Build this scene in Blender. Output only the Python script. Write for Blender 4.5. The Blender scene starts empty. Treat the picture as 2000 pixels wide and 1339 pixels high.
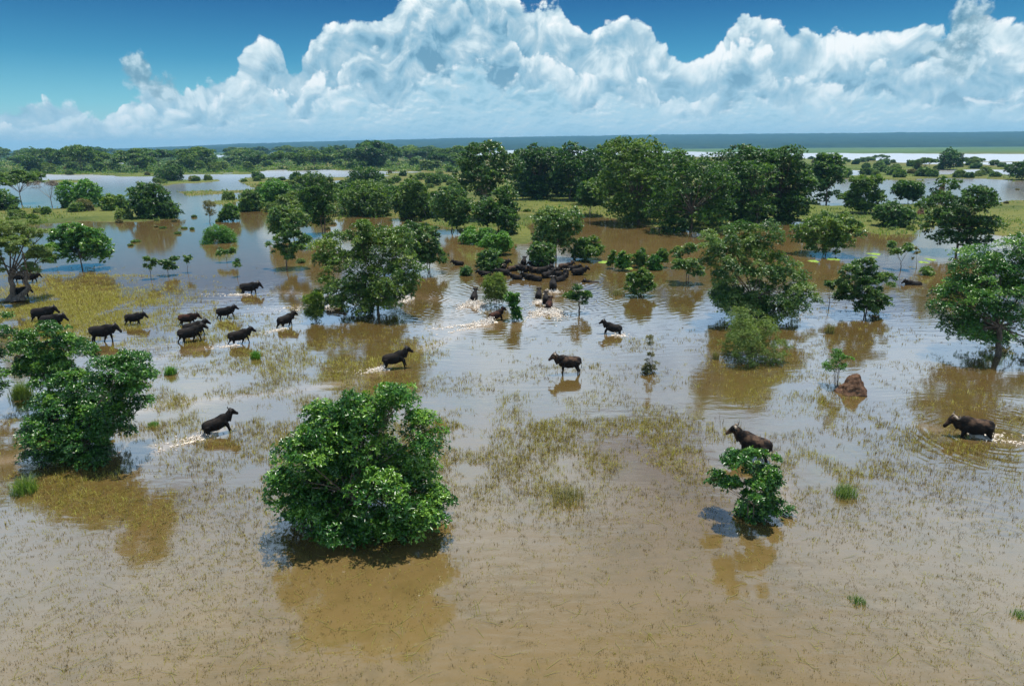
import bpy, math, random
import numpy as np
from mathutils import Vector, Matrix, noise as mnoise

sc = bpy.context.scene
COL = sc.collection
R = math.radians

# ------------------------------------------------------------------ camera
CAM_H, PW, PH, FPX = 16.0, 2000.0, 1339.0, 1333.0
HOR_C = 288.0                                     # horizon row at the picture's centre column
PITCH = math.atan((PH/2-HOR_C)/FPX)
ROLL = math.atan(0.008)
cam_d = bpy.data.cameras.new('camera'); cam = bpy.data.objects.new('camera', cam_d); COL.objects.link(cam)
cam_d.sensor_width = 36.0; cam_d.lens = 36.0*FPX/PW
cam_d.clip_start = 0.5; cam_d.clip_end = 40000.0
cam.location = (0, 0, CAM_H)
CM = (Matrix.Rotation(R(90)-PITCH, 3, 'X') @ Matrix.Rotation(-ROLL, 3, 'Z'))
cam.rotation_euler = CM.to_euler()
sc.camera = cam
cy_ = sc.cycles
cy_.max_bounces = 6; cy_.diffuse_bounces = 2; cy_.glossy_bounces = 3; cy_.transmission_bounces = 3; cy_.transparent_max_bounces = 4; cy_.volume_bounces = 0

# ------------------------------------------------------------------ light and exposure
SUN_EL, SUN_AZ = R(79), R(38)                     # azimuth from +Y (view direction) towards +X (right)
sun_dir = Vector((math.cos(SUN_EL)*math.sin(SUN_AZ), math.cos(SUN_EL)*math.cos(SUN_AZ), math.sin(SUN_EL)))
sd = bpy.data.lights.new('sun', 'SUN'); sd.energy = 5.0; sd.angle = R(0.5); sd.color = (1.0, 0.95, 0.87)
sun = bpy.data.objects.new('sun', sd); COL.objects.link(sun)
sun.rotation_euler = sun_dir.to_track_quat('Z', 'Y').to_euler(); sun.location = (0, 0, 60)
vs = sc.view_settings
vs.view_transform = 'Standard'; vs.look = 'None'; vs.gamma = 1.0; vs.exposure = 0.5; vs.use_curve_mapping = False

def ray(px, py):
    return (CM @ Vector(((px-PW/2)/FPX, -(py-PH/2)/FPX, -1.0)))
def at(px, py, z=0.0):
    d = ray(px, py); t = (z-CAM_H)/d.z
    return Vector((d.x*t, d.y*t, z))
def on_plane(px, py, Y):
    d = ray(px, py); t = Y/d.y
    return Vector((d.x*t, Y, CAM_H+d.z*t))
CMI = CM.inverted()
CMI_N = np.array(CMI)
def project(xyz):                                 # numpy (n,3) -> photo pixels
    q = (xyz-np.array([0, 0, CAM_H])) @ CMI_N.T
    w = np.maximum(-q[:, 2], 1e-3)
    return PW/2+FPX*q[:, 0]/w, PH/2-FPX*q[:, 1]/w

# ------------------------------------------------------------------ node helpers
class NT:
    def __init__(s, tree): s.t = tree; s.n = tree.nodes; s.l = tree.links
    def new(s, typ, **kw):
        n = s.n.new(typ)
        for k, v in kw.items(): setattr(n, k, v)
        return n
    def put(s, sock, v):
        if v is None: return
        if hasattr(v, 'is_linked') or isinstance(v, bpy.types.NodeSocket): s.l.new(v, sock)
        elif isinstance(v, (tuple, list)) and len(v) == 3 and sock.type == 'RGBA': sock.default_value = (*v, 1)
        else: sock.default_value = v
    def m(s, op, a, b=None, c=None, clamp=False):
        n = s.new('ShaderNodeMath', operation=op, use_clamp=clamp)
        for i, v in enumerate((a, b, c)): s.put(n.inputs[i], v)
        return n.outputs[0]
    def vm(s, op, a, b=None, out=0):
        n = s.new('ShaderNodeVectorMath', operation=op)
        s.put(n.inputs[0], a)
        if b is not None:
            if op == 'SCALE': s.put(n.inputs[3], b)
            else: s.put(n.inputs[1], b)
        return n.outputs[out]
    def xyz(s, x, y, z=0.0):
        n = s.new('ShaderNodeCombineXYZ')
        for i, v in enumerate((x, y, z)): s.put(n.inputs[i], v)
        return n.outputs[0]
    def sep(s, v):
        n = s.new('ShaderNodeSeparateXYZ'); s.put(n.inputs[0], v); return n.outputs
    def mix(s, f, a, b, typ='RGBA', blend='MIX'):
        n = s.new('ShaderNodeMix', data_type=typ)
        if typ == 'RGBA': n.blend_type = blend; i, o = (6, 7), 2
        else: i, o = (2, 3), 0
        s.put(n.inputs[0], f); s.put(n.inputs[i[0]], a); s.put(n.inputs[i[1]], b)
        return n.outputs[o]
    def step(s, v, a, b, lo=0.0, hi=1.0, kind='SMOOTHSTEP'):
        n = s.new('ShaderNodeMapRange', interpolation_type=kind, clamp=True) if kind == 'LINEAR' else s.new('ShaderNodeMapRange', interpolation_type=kind)
        s.put(n.inputs[0], v); n.inputs[1].default_value = a; n.inputs[2].default_value = b
        n.inputs[3].default_value = lo; n.inputs[4].default_value = hi
        return n.outputs[0]
    def noise(s, v, scale, detail=3, rough=0.5, lac=2.0, dist=0.0, dim='3D', out=0):
        n = s.new('ShaderNodeTexNoise', noise_dimensions=dim)
        s.put(n.inputs['Vector'], v); n.inputs['Scale'].default_value = scale; n.inputs['Detail'].default_value = detail
        n.inputs['Roughness'].default_value = rough; n.inputs['Lacunarity'].default_value = lac; n.inputs['Distortion'].default_value = dist
        return n.outputs[out]
    def voro(s, v, scale, detail=0, rough=0.5, lac=2.0, dim='3D', feat='F1'):
        n = s.new('ShaderNodeTexVoronoi', voronoi_dimensions=dim, feature=feat)
        s.put(n.inputs['Vector'], v); n.inputs['Scale'].default_value = scale
        n.inputs['Detail'].default_value = detail; n.inputs['Roughness'].default_value = rough; n.inputs['Lacunarity'].default_value = lac
        return n.outputs['Distance']
    def ramp(s, f, stops, interp='LINEAR'):
        n = s.new('ShaderNodeValToRGB'); s.put(n.inputs[0], f); e = n.color_ramp.elements
        n.color_ramp.interpolation = interp
        while len(e) > 1: e.remove(e[0])
        e[0].position, e[0].color = stops[0][0], (*stops[0][1], 1)
        for p, c in stops[1:]:
            x = e.new(p); x.color = (*c, 1)
        return n.outputs[0]

# ------------------------------------------------------------------ world: daylight sky with a bank of cumulus
world = bpy.data.worlds.new('World'); sc.world = world; world.use_nodes = True
w = NT(world.node_tree); w.n.clear()
SKY_S = 0.085
sky = w.new('ShaderNodeTexSky', sky_type='NISHITA', sun_disc=False)
sky.sun_elevation = SUN_EL; sky.sun_rotation = SUN_AZ; sky.altitude = 500; sky.air_density = 1.0; sky.dust_density = 0.3; sky.ozone_density = 3.0
D = w.new('ShaderNodeTexCoord').outputs['Generated']
dx, dy, dz = w.sep(D)
U = w.m('MULTIPLY', w.m('ARCTAN2', dx, dy), 57.2958)
V = w.m('MULTIPLY', w.m('ARCSINE', dz), 57.2958)
# skyline of the cloud bank, read off the photograph: (column, row of the cloud tops)
tops = [(-200, 190), (0, 207), (70, 196), (135, 182), (190, 207), (228, 200), (250, 172), (290, 165), (330, 170), (400, 160), (440, 152), (470, 95), (510, 62), (550, 90),
        (575, 128), (603, 66), (650, 45), (700, 22), (760, 5), (790, -35), (900, -70), (1005, -30), (1030, 10), (1070, -5), (1110, 35), (1150, 50), (1215, 30),
        (1290, 66), (1335, 100), (1360, 102), (1400, 82), (1440, 35), (1470, 12), (1500, 22), (1560, 55), (1610, 50), (1700, 60), (1790, 38), (1850, 50), (1900, 20), (1960, 35), (2010, 30), (2300, 10)]
cv = w.new('ShaderNodeFloatCurve'); cm = cv.mapping; cc = cm.curves[0]
pts = []
for px, py in tops:
    d = ray(px, py).normalized()
    pts.append(((math.degrees(math.atan2(d.x, d.y))+60)/120, math.degrees(math.asin(d.z))/20))
cc.points[0].location = (0, pts[0][1]); cc.points[1].location = (1, pts[-1][1])
for a, b in pts: cc.points.new(a, b)
for p_ in cc.points: p_.handle_type = 'AUTO_CLAMPED'
cm.use_clip = False; cm.update()
w.put(cv.inputs[1], w.m('DIVIDE', w.m('ADD', U, 60), 120))
TOP = w.m('MULTIPLY', cv.outputs[0], 20)
# rows of cumulus, one behind another: each has its own ragged skyline, sunlit heads and blue-grey flanks
def row(frac, wave, seed, puff, soft, ramp_stops, prev, depth_k, lift=0.0, fine=True, base_t=0.68, flat=1.0, dens=1.0):
    P = w.xyz(w.m('ADD', U, 200.0+seed*37.0), w.m('ADD', w.m('MULTIPLY', V, flat), 40.0+seed*11.0), 0)
    H = TOP if frac == 1.0 else w.m('ADD', w.m('MULTIPLY', w.m('MULTIPLY', TOP, frac), w.m('ADD', 0.45, w.m('MULTIPLY', w.noise(w.vm('MULTIPLY', P, (1, 0.25, 1)), wave, 2, 0.5, dim='2D'), 1.15))), lift)
    nz = w.noise(P, 0.8/puff, 6 if fine else 4, 0.56, dim='2D'); nz2 = w.noise(w.vm('ADD', P, (-0.12*puff, 0.40*puff, 0)), 0.8/puff, 4, 0.52, dim='2D')
    e = w.m('MULTIPLY', w.m('SUBTRACT', nz, 0.5), 2.0); rel = w.m('MULTIPLY', w.m('SUBTRACT', nz, nz2), 0.85)
    if fine:
        wob = w.noise(P, 0.45/puff, 1, 0.5, dim='2D', out=1)
        P1 = w.vm('ADD', P, w.vm('SCALE', w.vm('SUBTRACT', wob, (0.5, 0.5, 0.5)), 2.0*puff))
        def bil(p): return w.m('SUBTRACT', 1.0, w.voro(p, 0.55/puff, 3, 0.46, 2.4, dim='2D'))
        b0 = bil(P1); b1 = bil(w.vm('ADD', P1, (-0.22*puff, 0.46*puff, 0)))
        e = w.m('ADD', e, w.m('SUBTRACT', b0, 0.55)); rel = w.m('ADD', rel, w.m('MULTIPLY', w.m('SUBTRACT', b0, b1), 0.70))
    else: rel = w.m('MULTIPLY', rel, 1.6)
    d = w.m('ADD', w.m('SUBTRACT', H, V), w.m('MULTIPLY', e, puff*(0.62 if frac == 1.0 else 1.0)))
    a = w.m('MULTIPLY', w.step(d, -0.03*soft, 0.34*soft), dens)
    rel = w.m('ADD', rel, w.m('MULTIPLY', w.m('SUBTRACT', w.noise(P, 0.17, 2, 0.5, dim='2D'), 0.5), 1.25))
    t = w.m('SUBTRACT', w.m('ADD', base_t, rel), w.m('MULTIPLY', w.step(d, 0.15, 2.4*puff, kind='LINEAR'), depth_k))
    return w.mix(a, prev, w.vm('SCALE', w.ramp(t, ramp_stops), inv))
inv = 1.0/SKY_S
tint = w.ramp(w.m('DIVIDE', V, 20.0), [(0.0, (0.50, 0.84, 0.86)), (0.16, (0.20, 0.72, 0.82)), (0.32, (0.02, 0.45, 0.63)), (0.55, (0.003, 0.225, 0.44)), (1.0, (0.03, 0.24, 0.46))])
c = w.mix(1.0, sky.outputs[0], tint, blend='MULTIPLY')       # clear blue: the sky model, deepened as in the photograph
near_ = [(0.0, (0.085, 0.22, 0.33)), (0.25, (0.19, 0.35, 0.46)), (0.48, (0.30, 0.43, 0.51)), (0.72, (0.50, 0.60, 0.64)), (0.98, (0.72, 0.74, 0.74))]
far_ = [(0.0, (0.17, 0.35, 0.46)), (0.3, (0.29, 0.47, 0.57)), (0.55, (0.36, 0.50, 0.57)), (0.78, (0.52, 0.62, 0.66)), (1.0, (0.69, 0.72, 0.73))]
c = row(1.0, 0.1, 1, 1.75, 1.0, near_, c, 0.40)
c = row(0.70, 0.15, 2, 1.45, 1.4, near_, c, 0.52, base_t=0.64)
c = row(0.46, 0.20, 3, 1.2, 2.2, far_, c, 0.46, 0.0, True, 0.66, 1.5, 0.92)
c = row(0.26, 0.26, 4, 0.75, 3.0, far_, c, 0.30, 0.5, False, 0.60, 2.0, 0.85)
# a few loose grey puffs drifting in front of the bank
Pn = w.xyz(w.m('ADD', U, 311.0), w.m('ADD', V, 83.0), 0)
nq = w.noise(Pn, 0.85, 5, 0.58, dim='2D'); nq2 = w.noise(w.vm('ADD', Pn, (-0.2, 0.6, 0)), 0.85, 3, 0.5, dim='2D')
cG = w.ramp(w.m('ADD', 0.5, w.m('MULTIPLY', w.m('SUBTRACT', nq, nq2), 2.2)), [(0.1, (0.08, 0.19, 0.27)), (0.5, (0.16, 0.29, 0.37)), (0.95, (0.42, 0.53, 0.58))])
dG = None
for px_, py_, rw, rh in [(1895, 40, 48, 62), (1885, 110, 40, 48), (1838, 95, 42, 20), (270, 140, 34, 44), (318, 172, 34, 36)]:
    d0 = ray(px_, py_).normalized(); d1 = ray(px_+rw, py_).normalized(); d2 = ray(px_, py_-rh).normalized()
    az0, el0 = math.degrees(math.atan2(d0.x, d0.y)), math.degrees(math.asin(d0.z))
    ru, rv = math.degrees(math.atan2(d1.x, d1.y))-az0, math.degrees(math.asin(d2.z))-el0
    q = w.m('ADD', w.m('POWER', w.m('DIVIDE', w.m('SUBTRACT', U, az0), ru), 2.0), w.m('POWER', w.m('DIVIDE', w.m('SUBTRACT', V, el0), rv), 2.0))
    q = w.m('SUBTRACT', 1.0, q); dG = q if dG is None else w.m('MAXIMUM', dG, q)
c = w.mix(w.m('MULTIPLY', w.step(w.m('ADD', dG, w.m('MULTIPLY', w.m('SUBTRACT', nq, 0.5), 2.6)), 0.0, 0.75), 0.88), c, w.vm('SCALE', cG, inv))
# unseen bluish cloud band above the frame, added to brighten the water's reflections
zc = w.m('MAXIMUM', dz, 0.06)
Q = w.xyz(w.m('DIVIDE', dx, zc), w.m('DIVIDE', dy, zc), 0)
nh = w.noise(Q, 0.75, 4, 0.55, dim='2D'); nh2 = w.noise(w.vm('ADD', Q, (0.08, 0.08, 0)), 0.75, 4, 0.55, dim='2D')
aH = w.m('MULTIPLY', w.step(nh, 0.20, 0.40), w.step(w.m('ADD', V, w.m('MULTIPLY', w.m('SUBTRACT', nh, 0.5), 3.0)), 10.9, 12.6))
aH = w.m('MULTIPLY', aH, w.step(w.m('ADD', V, w.m('MULTIPLY', w.m('SUBTRACT', 0.5, nh), 14.0)), 26.0, 48.0, 1.0, 0.10))
cH = w.ramp(w.m('ADD', 0.6, w.m('MULTIPLY', w.m('SUBTRACT', nh, nh2), 3.0)), [(0.0, (0.24, 0.47, 0.80)), (0.5, (0.44, 0.68, 0.97)), (1.0, (0.82, 0.93, 1.0))])
hz = w.m('MULTIPLY', w.m('POWER', 2.718, w.m('DIVIDE', w.m('MAXIMUM', V, 0.0), -3.0)), 0.78)
c = w.mix(aH, c, w.vm('SCALE', cH, inv))
c = w.mix(hz, c, (0.44*inv, 0.59*inv, 0.655*inv))
world.cycles.sampling_method = 'MANUAL'; world.cycles.sample_map_resolution = 512
bg = w.new('ShaderNodeBackground'); w.put(bg.inputs[0], c); bg.inputs[1].default_value = SKY_S
w.l.new(bg.outputs[0], w.new('ShaderNodeOutputWorld').inputs[0])

# ------------------------------------------------------------------ object helpers
def tag(o, label=None, cat=None, group=None, kind=None):
    if label: o['label'] = label
    if cat: o['category'] = cat
    if group: o['group'] = group
    if kind: o['kind'] = kind
    return o
def link(name, data, parent=None):
    o = bpy.data.objects.new(name, data); COL.objects.link(o)
    if parent is not None: o.parent = parent
    return o
def empty(name, loc, rz=0.0, s=1.0):
    o = link(name, None); o.location = loc; o.rotation_euler = (0, 0, rz); o.scale = (s, s, s); o.empty_display_size = 0.5
    return o
def np_mesh(name, verts, faces, mat=None, smooth=False, attrs=None):
    """verts (n,3), faces (m,k) with one k"""
    verts = np.asarray(verts, np.float32); faces = np.asarray(faces, np.int32)
    me = bpy.data.meshes.new(name); k = faces.shape[1]
    me.vertices.add(len(verts)); me.vertices.foreach_set('co', verts.ravel())
    me.loops.add(faces.size); me.loops.foreach_set('vertex_index', faces.ravel())
    me.polygons.add(len(faces)); me.polygons.foreach_set('loop_start', np.arange(0, faces.size, k, dtype=np.int32))
    me.polygons.foreach_set('loop_total', np.full(len(faces), k, np.int32))
    for an, av in (attrs or {}).items():
        a = me.attributes.new(an, 'FLOAT', 'POINT'); a.data.foreach_set('value', np.asarray(av, np.float32).ravel())
    if mat: me.materials.append(mat)
    me.update(calc_edges=True); me.validate()
    if smooth: me.polygons.foreach_set('use_smooth', np.ones(len(faces), bool))
    return me
def material(name):
    m = bpy.data.materials.new(name); m.use_nodes = True; m.node_tree.nodes.clear()
    nt = NT(m.node_tree); out = nt.new('ShaderNodeOutputMaterial')
    return m, nt, out
def pbsdf(nt, color, rough=0.6, spec=0.5, **kw):
    b = nt.new('ShaderNodeBsdfPrincipled'); nt.put(b.inputs['Base Color'], color); nt.put(b.inputs['Roughness'], rough)
    nt.put(b.inputs['Specular IOR Level'], spec)
    for k, v in kw.items(): nt.put(b.inputs[k.replace('_', ' ')], v)
    return b
def attr(nt, name):
    n = nt.new('ShaderNodeAttribute'); n.attribute_name = name; return n.outputs['Fac']

# value noise in numpy for shapes and masks
def vnoise(x, y, seed=0):
    def h(i, j):
        n = (i.astype(np.int64)*374761393+j.astype(np.int64)*668265263+seed*1442695) & 0x7fffffff
        n = ((n ^ (n >> 13))*1274126177) & 0x7fffffff
        return ((n ^ (n >> 16)) & 0xffff)/65535.0
    xi, yi = np.floor(x), np.floor(y); fx, fy = x-xi, y-yi
    fx = fx*fx*(3-2*fx); fy = fy*fy*(3-2*fy)
    a = h(xi, yi)*(1-fx)+h(xi+1, yi)*fx; b = h(xi, yi+1)*(1-fx)+h(xi+1, yi+1)*fx
    return a*(1-fy)+b*fy
def fbm(x, y, seed=0, octv=4):
    s = 0; a = 0.5
    for o in range(octv):
        s = s+a*vnoise(x*2**o+17.3*o, y*2**o-9.1*o, seed+o); a *= 0.5
    return s/(1-0.5**octv)
def in_poly(px, py, poly):
    r = np.zeros(px.shape, bool); n = len(poly)
    for i in range(n):
        x1, y1 = poly[i]; x2, y2 = poly[(i+1) % n]
        c_ = ((y1 > py) != (y2 > py)) & (px < (x2-x1)*(py-y1)/((y2-y1) if y2 != y1 else 1e-9)+x1)
        r ^= c_
    return r
def seg_dist(px, py, pl):
    d = np.full(px.shape, 1e9)
    for (x1, y1), (x2, y2) in zip(pl[:-1], pl[1:]):
        vx, vy = x2-x1, y2-y1
        tt = np.clip(((px-x1)*vx+(py-y1)*vy)/(vx*vx+vy*vy+1e-9), 0, 1)
        d = np.minimum(d, np.hypot(px-x1-tt*vx, py-y1-tt*vy))
    return d

# ------------------------------------------------------------------ where land rises out of the flood (outlines in photo pixels)
LAND = [
 (1, [(-2500, 300), (-900, 342), (60, 340), (300, 343), (480, 338), (520, 332), (900, 335), (1000, 345), (1100, 350), (1560, 360), (1640, 350), (2100, 352), (4000, 360), (4000, 283), (-2500, 300)]),
 (1, [(-2500, 288), (4000, 262), (4000, 300), (-2500, 320)]),
 (0, [(470, 297.5), (600, 296), (720, 293.5), (820, 291.5), (950, 290), (1100, 288), (1160, 287.5), (1240, 291), (1300, 296), (1500, 299), (2000, 301), (2800, 304), (4000, 306), (4000, 318), (2800, 319), (2000, 316), (1800, 319), (1700, 313), (1600, 309), (1500, 308), (1300, 306), (1000, 301), (870, 305), (740, 303), (600, 302)]),
 (1, [(1860, 313.5), (2100, 314), (3000, 315), (3000, 318), (1880, 316.5)]),
 (0, [(1870, 316.8), (2100, 317.5), (3000, 319), (3000, 325), (1960, 324)]),
 (0, [(1645, 333), (1700, 335), (1712, 340.5), (1650, 341)]),
 (0, [(1780, 334), (2040, 331), (2040, 342), (1790, 343)]),
 (0, [(52, 312), (80, 312), (76, 319), (56, 319)]), (0, [(225, 318), (262, 318), (258, 322), (230, 322)]),
 (0, [(380, 304), (440, 303), (440, 309), (385, 309)]), (0, [(300, 306), (322, 305), (320, 313), (304, 313)]),
 (0, [(510, 346), (560, 336), (600, 335), (600, 346), (550, 352)]), (0, [(760, 345), (800, 343), (795, 358), (768, 358)]),
 (0, [(845, 331), (870, 330), (868, 338), (848, 338)]), (0, [(500, 345), (520, 338), (525, 352), (505, 356)]),
 (1, [(1010, 340), (1100, 350), (1560, 360), (1600, 392), (1560, 436), (1500, 450), (1420, 456), (1280, 446), (1170, 424), (1140, 432), (1010, 432)]),
 (1, [(1560, 402), (1640, 398), (1800, 396), (1900, 396), (2100, 394), (3500, 396), (3500, 470), (2100, 462), (1990, 462), (1930, 458), (1850, 446), (1700, 450), (1620, 440), (1540, 436)]),
 (0, [(1560, 360), (1650, 350), (2100, 352), (3500, 358), (3500, 366), (2100, 366), (1850, 374), (1800, 396), (1640, 399), (1580, 392)]),
 (0, [(1930, 378), (2100, 372), (3500, 376), (3500, 394), (1940, 392)]),
 (1, [(470, 345), (620, 348), (890, 330), (1010, 350), (1020, 470), (900, 472), (875, 442), (790, 426), (700, 424), (600, 432), (500, 408)]),
 (1, [(-1500, 392), (90, 402), (250, 402), (335, 424), (250, 431), (150, 434), (60, 440), (-1500, 452)]),
 (1, [(292, 352), (360, 348), (425, 350), (432, 356), (360, 358), (300, 361)]), (1, [(338, 373), (400, 369), (474, 368), (482, 376), (420, 379), (352, 381)]), (1, [(60, 352), (150, 349), (180, 353), (120, 358), (70, 358)]),
 (1, [(395, 394), (470, 390), (480, 396), (420, 401)]),
 (0, [(690, 372), (705, 370), (703, 378), (690, 380)]), (0, [(640, 352), (672, 349), (670, 357), (645, 358)]),
]
def land_mask(xyz):
    px, py = project(xyz)
    front = xyz[:, 1] > 5.0
    hor = HOR_C-0.008*(px-1000); k = np.maximum(py-hor, 0.5)
    n1 = fbm(xyz[:, 0]*0.055, xyz[:, 1]*0.04, 5)-0.5
    n2 = fbm(xyz[:, 0]*0.011, xyz[:, 1]*0.008, 9)-0.5
    qx = px+n1*55+n2*40; qy = py+(n1*0.22+n2*0.10)*np.minimum(k, 160)
    m = np.zeros(len(px))
    for v, poly in LAND:
        m[in_poly(qx, qy, poly)] = v
    m[~front] = 0
    return m

def polar_grid(azs, rs):
    A, Q_ = np.meshgrid(azs, rs)
    v = np.stack([Q_*np.sin(A), Q_*np.cos(A), np.zeros_like(A)], -1).reshape(-1, 3)
    nc, nr = len(azs), len(rs)
    i = (np.arange(nr-1)[:, None]*nc+np.arange(nc-1)[None]).ravel()
    f = np.stack([i, i+1, i+nc+1, i+nc], -1)
    return v, f
def azimuths(fine, n_f, n_c):
    a = np.concatenate([np.linspace(-math.pi, -fine, n_c)[:-1], np.linspace(-fine, fine, n_f), np.linspace(fine, math.pi, n_c)[1:]])
    return a

# ------------------------------------------------------------------ ground
m, nt, out = material('flooded_grassland')
geo = nt.new('ShaderNodeNewGeometry').outputs['Position']
n1 = nt.noise(geo, 0.035, 5, 0.6); n2 = nt.noise(geo, 0.6, 4, 0.65); n3 = nt.noise(geo, 0.006, 3, 0.5)
g = nt.ramp(nt.m('ADD', nt.m('MULTIPLY', n1, 0.7), nt.m('MULTIPLY', n2, 0.35)),
            [(0.30, (0.034, 0.046, 0.014)), (0.45, (0.075, 0.082, 0.022)), (0.58, (0.145, 0.128, 0.038)), (0.72, (0.070, 0.086, 0.022))])
g = nt.mix(nt.step(n3, 0.40, 0.62), g, nt.mix(1.0, g, (0.72, 1.0, 0.72), blend='MULTIPLY'))
mudm = nt.step(nt.m('ADD', nt.sep(geo)[2], nt.m('MULTIPLY', n2, 0.10)), 0.02, 0.14)
g = nt.mix(mudm, (0.105, 0.085, 0.045), g)
far = nt.step(nt.sep(geo)[1], 1000, 1600)
g = nt.mix(far, g, nt.ramp(nt.noise(nt.vm('MULTIPLY', geo, (1, 0.3, 1)), 0.01, 5, 0.65), [(0.35, (0.035, 0.075, 0.022)), (0.65, (0.085, 0.140, 0.040))]))
b = pbsdf(nt, g, 0.9, 0.1)
bp = nt.new('ShaderNodeBump'); bp.inputs['Strength'].default_value = 0.8; bp.inputs['Distance'].default_value = 0.4
nt.put(bp.inputs['Height'], nt.noise(geo, 1.4, 4, 0.7)); nt.l.new(bp.outputs[0], b.inputs['Normal'])
nt.l.new(b.outputs[0], out.inputs[0]); MAT_GROUND = m

az = azimuths(R(42), 300, 16)
rs = np.concatenate([np.geomspace(6, 60, 16)[:-1], np.geomspace(60, 1500, 240)[:-1], np.geomspace(1500, 12000, 40)])
gv, gf = polar_grid(az, rs)
mk = land_mask(gv)
M2 = mk.reshape(len(rs), len(az)).copy()
for _ in range(2):                                 # soften the banks
    Mp = np.pad(M2, 1, mode='edge')
    M2 = (Mp[1:-1, 1:-1]*2+Mp[:-2, 1:-1]+Mp[2:, 1:-1]+Mp[1:-1, :-2]+Mp[1:-1, 2:])/6
mk = M2.ravel()
gv[:, 2] = -0.45+mk*0.72+(fbm(gv[:, 0]*0.12, gv[:, 1]*0.12, 3)-0.5)*0.16
me = np_mesh('ground', gv, gf, MAT_GROUND, True)
tag(link('ground', me), kind='structure')

# ------------------------------------------------------------------ flood water
m, nt, out = material('muddy_flood_water')
geo = nt.new('ShaderNodeNewGeometry').outputs['Position']
silt = attr(nt, 'silt'); weed = attr(nt, 'weed')
n1 = nt.noise(geo, 0.05, 4, 0.55); n2 = nt.noise(geo, 0.9, 5, 0.65, dist=0.6); n3 = nt.noise(geo, 0.22, 4, 0.6)
mud = nt.ramp(n1, [(0.3, (0.100, 0.064, 0.021)), (0.7, (0.125, 0.082, 0.029))])
mud = nt.mix(attr(nt, 'shallow'), mud, (0.150, 0.104, 0.040))
mud = nt.mix(nt.step(nt.vm('LENGTH', geo, out=1), 70, 115), mud, (0.215, 0.140, 0.052))      # deeper channel water carries more silt
mud = nt.mix(nt.step(nt.m('ADD', n2, nt.m('MULTIPLY', n3, 0.5)), 0.66, 1.0, 0, 0.30), mud, (0.060, 0.046, 0.013))
wn = nt.m('MULTIPLY', nt.m('MULTIPLY', weed, 0.75), nt.step(nt.m('ADD', nt.m('MULTIPLY', n2, 0.6), nt.m('MULTIPLY', n3, 0.4)), 0.38, 0.62))
mud = nt.mix(wn, mud, nt.ramp(nt.noise(geo, 3.0, 3, 0.6), [(0.35, (0.060, 0.050, 0.010)), (0.65, (0.15, 0.118, 0.022))]))
sn = nt.m('MULTIPLY', silt, nt.step(nt.m('ADD', nt.m('MULTIPLY', n2, 0.5), nt.m('MULTIPLY', n3, 0.5)), 0.30, 0.62), clamp=True)
mud = nt.mix(nt.m('MULTIPLY', sn, 0.8), mud, (0.30, 0.21, 0.125))
b = nt.new('ShaderNodeBsdfDiffuse'); nt.put(b.inputs[0], mud)
gl = nt.new('ShaderNodeBsdfGlossy'); nt.put(gl.inputs['Roughness'], nt.step(nt.vm('LENGTH', geo, out=1), 100, 620, 0.07, 0.30))
# ripples: light wind chop, plus rings spreading from the wading herd and the runners
h = nt.m('MULTIPLY', nt.noise(nt.vm('MULTIPLY', geo, (0.8, 1.6, 1)), 1.3, 4, 0.55, dist=0.4), 0.020)
h = nt.m('ADD', h, nt.m('MULTIPLY', nt.noise(nt.vm('MULTIPLY', geo, (0.30, 1.15, 1)), 0.8, 2, 0.5), 0.050))
def rings(h, px, py, lam, amp, reach):
    p = at(px, py)
    r = nt.vm('DISTANCE', nt.vm('ADD', geo, nt.vm('SCALE', nt.noise(geo, 0.3, 2, out=1), 1.6)), (p.x+0.8, p.y+0.8, 0.8), out=1)
    s = nt.m('SINE', nt.m('MULTIPLY', r, 6.283/lam))
    e = nt.m('POWER', 2.718, nt.m('DIVIDE', r, -reach))
    return nt.m('ADD', h, nt.m('MULTIPLY', nt.m('MULTIPLY', s, e), nt.m('MULTIPLY', nt.step(nt.noise(geo, 0.45, 2), 0.35, 0.62), amp*0.75)))
for a in [(1060, 545, 0.95, 0.055, 14), (1070, 605, 0.8, 0.05, 6), (925, 592, 0.8, 0.05, 6), (965, 628, 0.75, 0.05, 5), (1930, 858, 0.55, 0.035, 4), (1785, 552, 0.8, 0.03, 9), (795, 580, 0.8, 0.05, 6)]:
    h = rings(h, *a)
bp = nt.new('ShaderNodeBump'); bp.inputs['Distance'].default_value = 1.0
nt.put(bp.inputs['Strength'], nt.m('DIVIDE', 0.45, nt.m('ADD', 1.0, nt.m('POWER', nt.m('DIVIDE', nt.vm('LENGTH', geo, out=1), 110.0), 2.0))))
nt.put(bp.inputs['Height'], h); nt.l.new(bp.outputs[0], b.inputs['Normal']); nt.l.new(bp.outputs[0], gl.inputs['Normal'])
lw = nt.new('ShaderNodeLayerWeight'); lw.inputs['Blend'].default_value = 0.5; nt.l.new(bp.outputs[0], lw.inputs['Normal'])
fr = nt.m('ADD', 0.02, nt.m('MULTIPLY', nt.m('POWER', lw.outputs['Facing'], 2.1), 0.95))       # mirror-like at a grazing angle
mx = nt.new('ShaderNodeMixShader'); nt.put(mx.inputs[0], fr); nt.l.new(b.outputs[0], mx.inputs[1]); nt.l.new(gl.outputs[0], mx.inputs[2])
nt.l.new(mx.outputs[0], out.inputs[0]); MAT_WATER = m

az = azimuths(R(40), 270, 16)
rs = np.concatenate([np.geomspace(1.0, 15, 8)[:-1], np.geomspace(15, 130, 210)[:-1], np.geomspace(130, 12000, 60)])
wv, wf = polar_grid(az, rs)
px, py = project(wv); front = wv[:, 1] > 6
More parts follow.
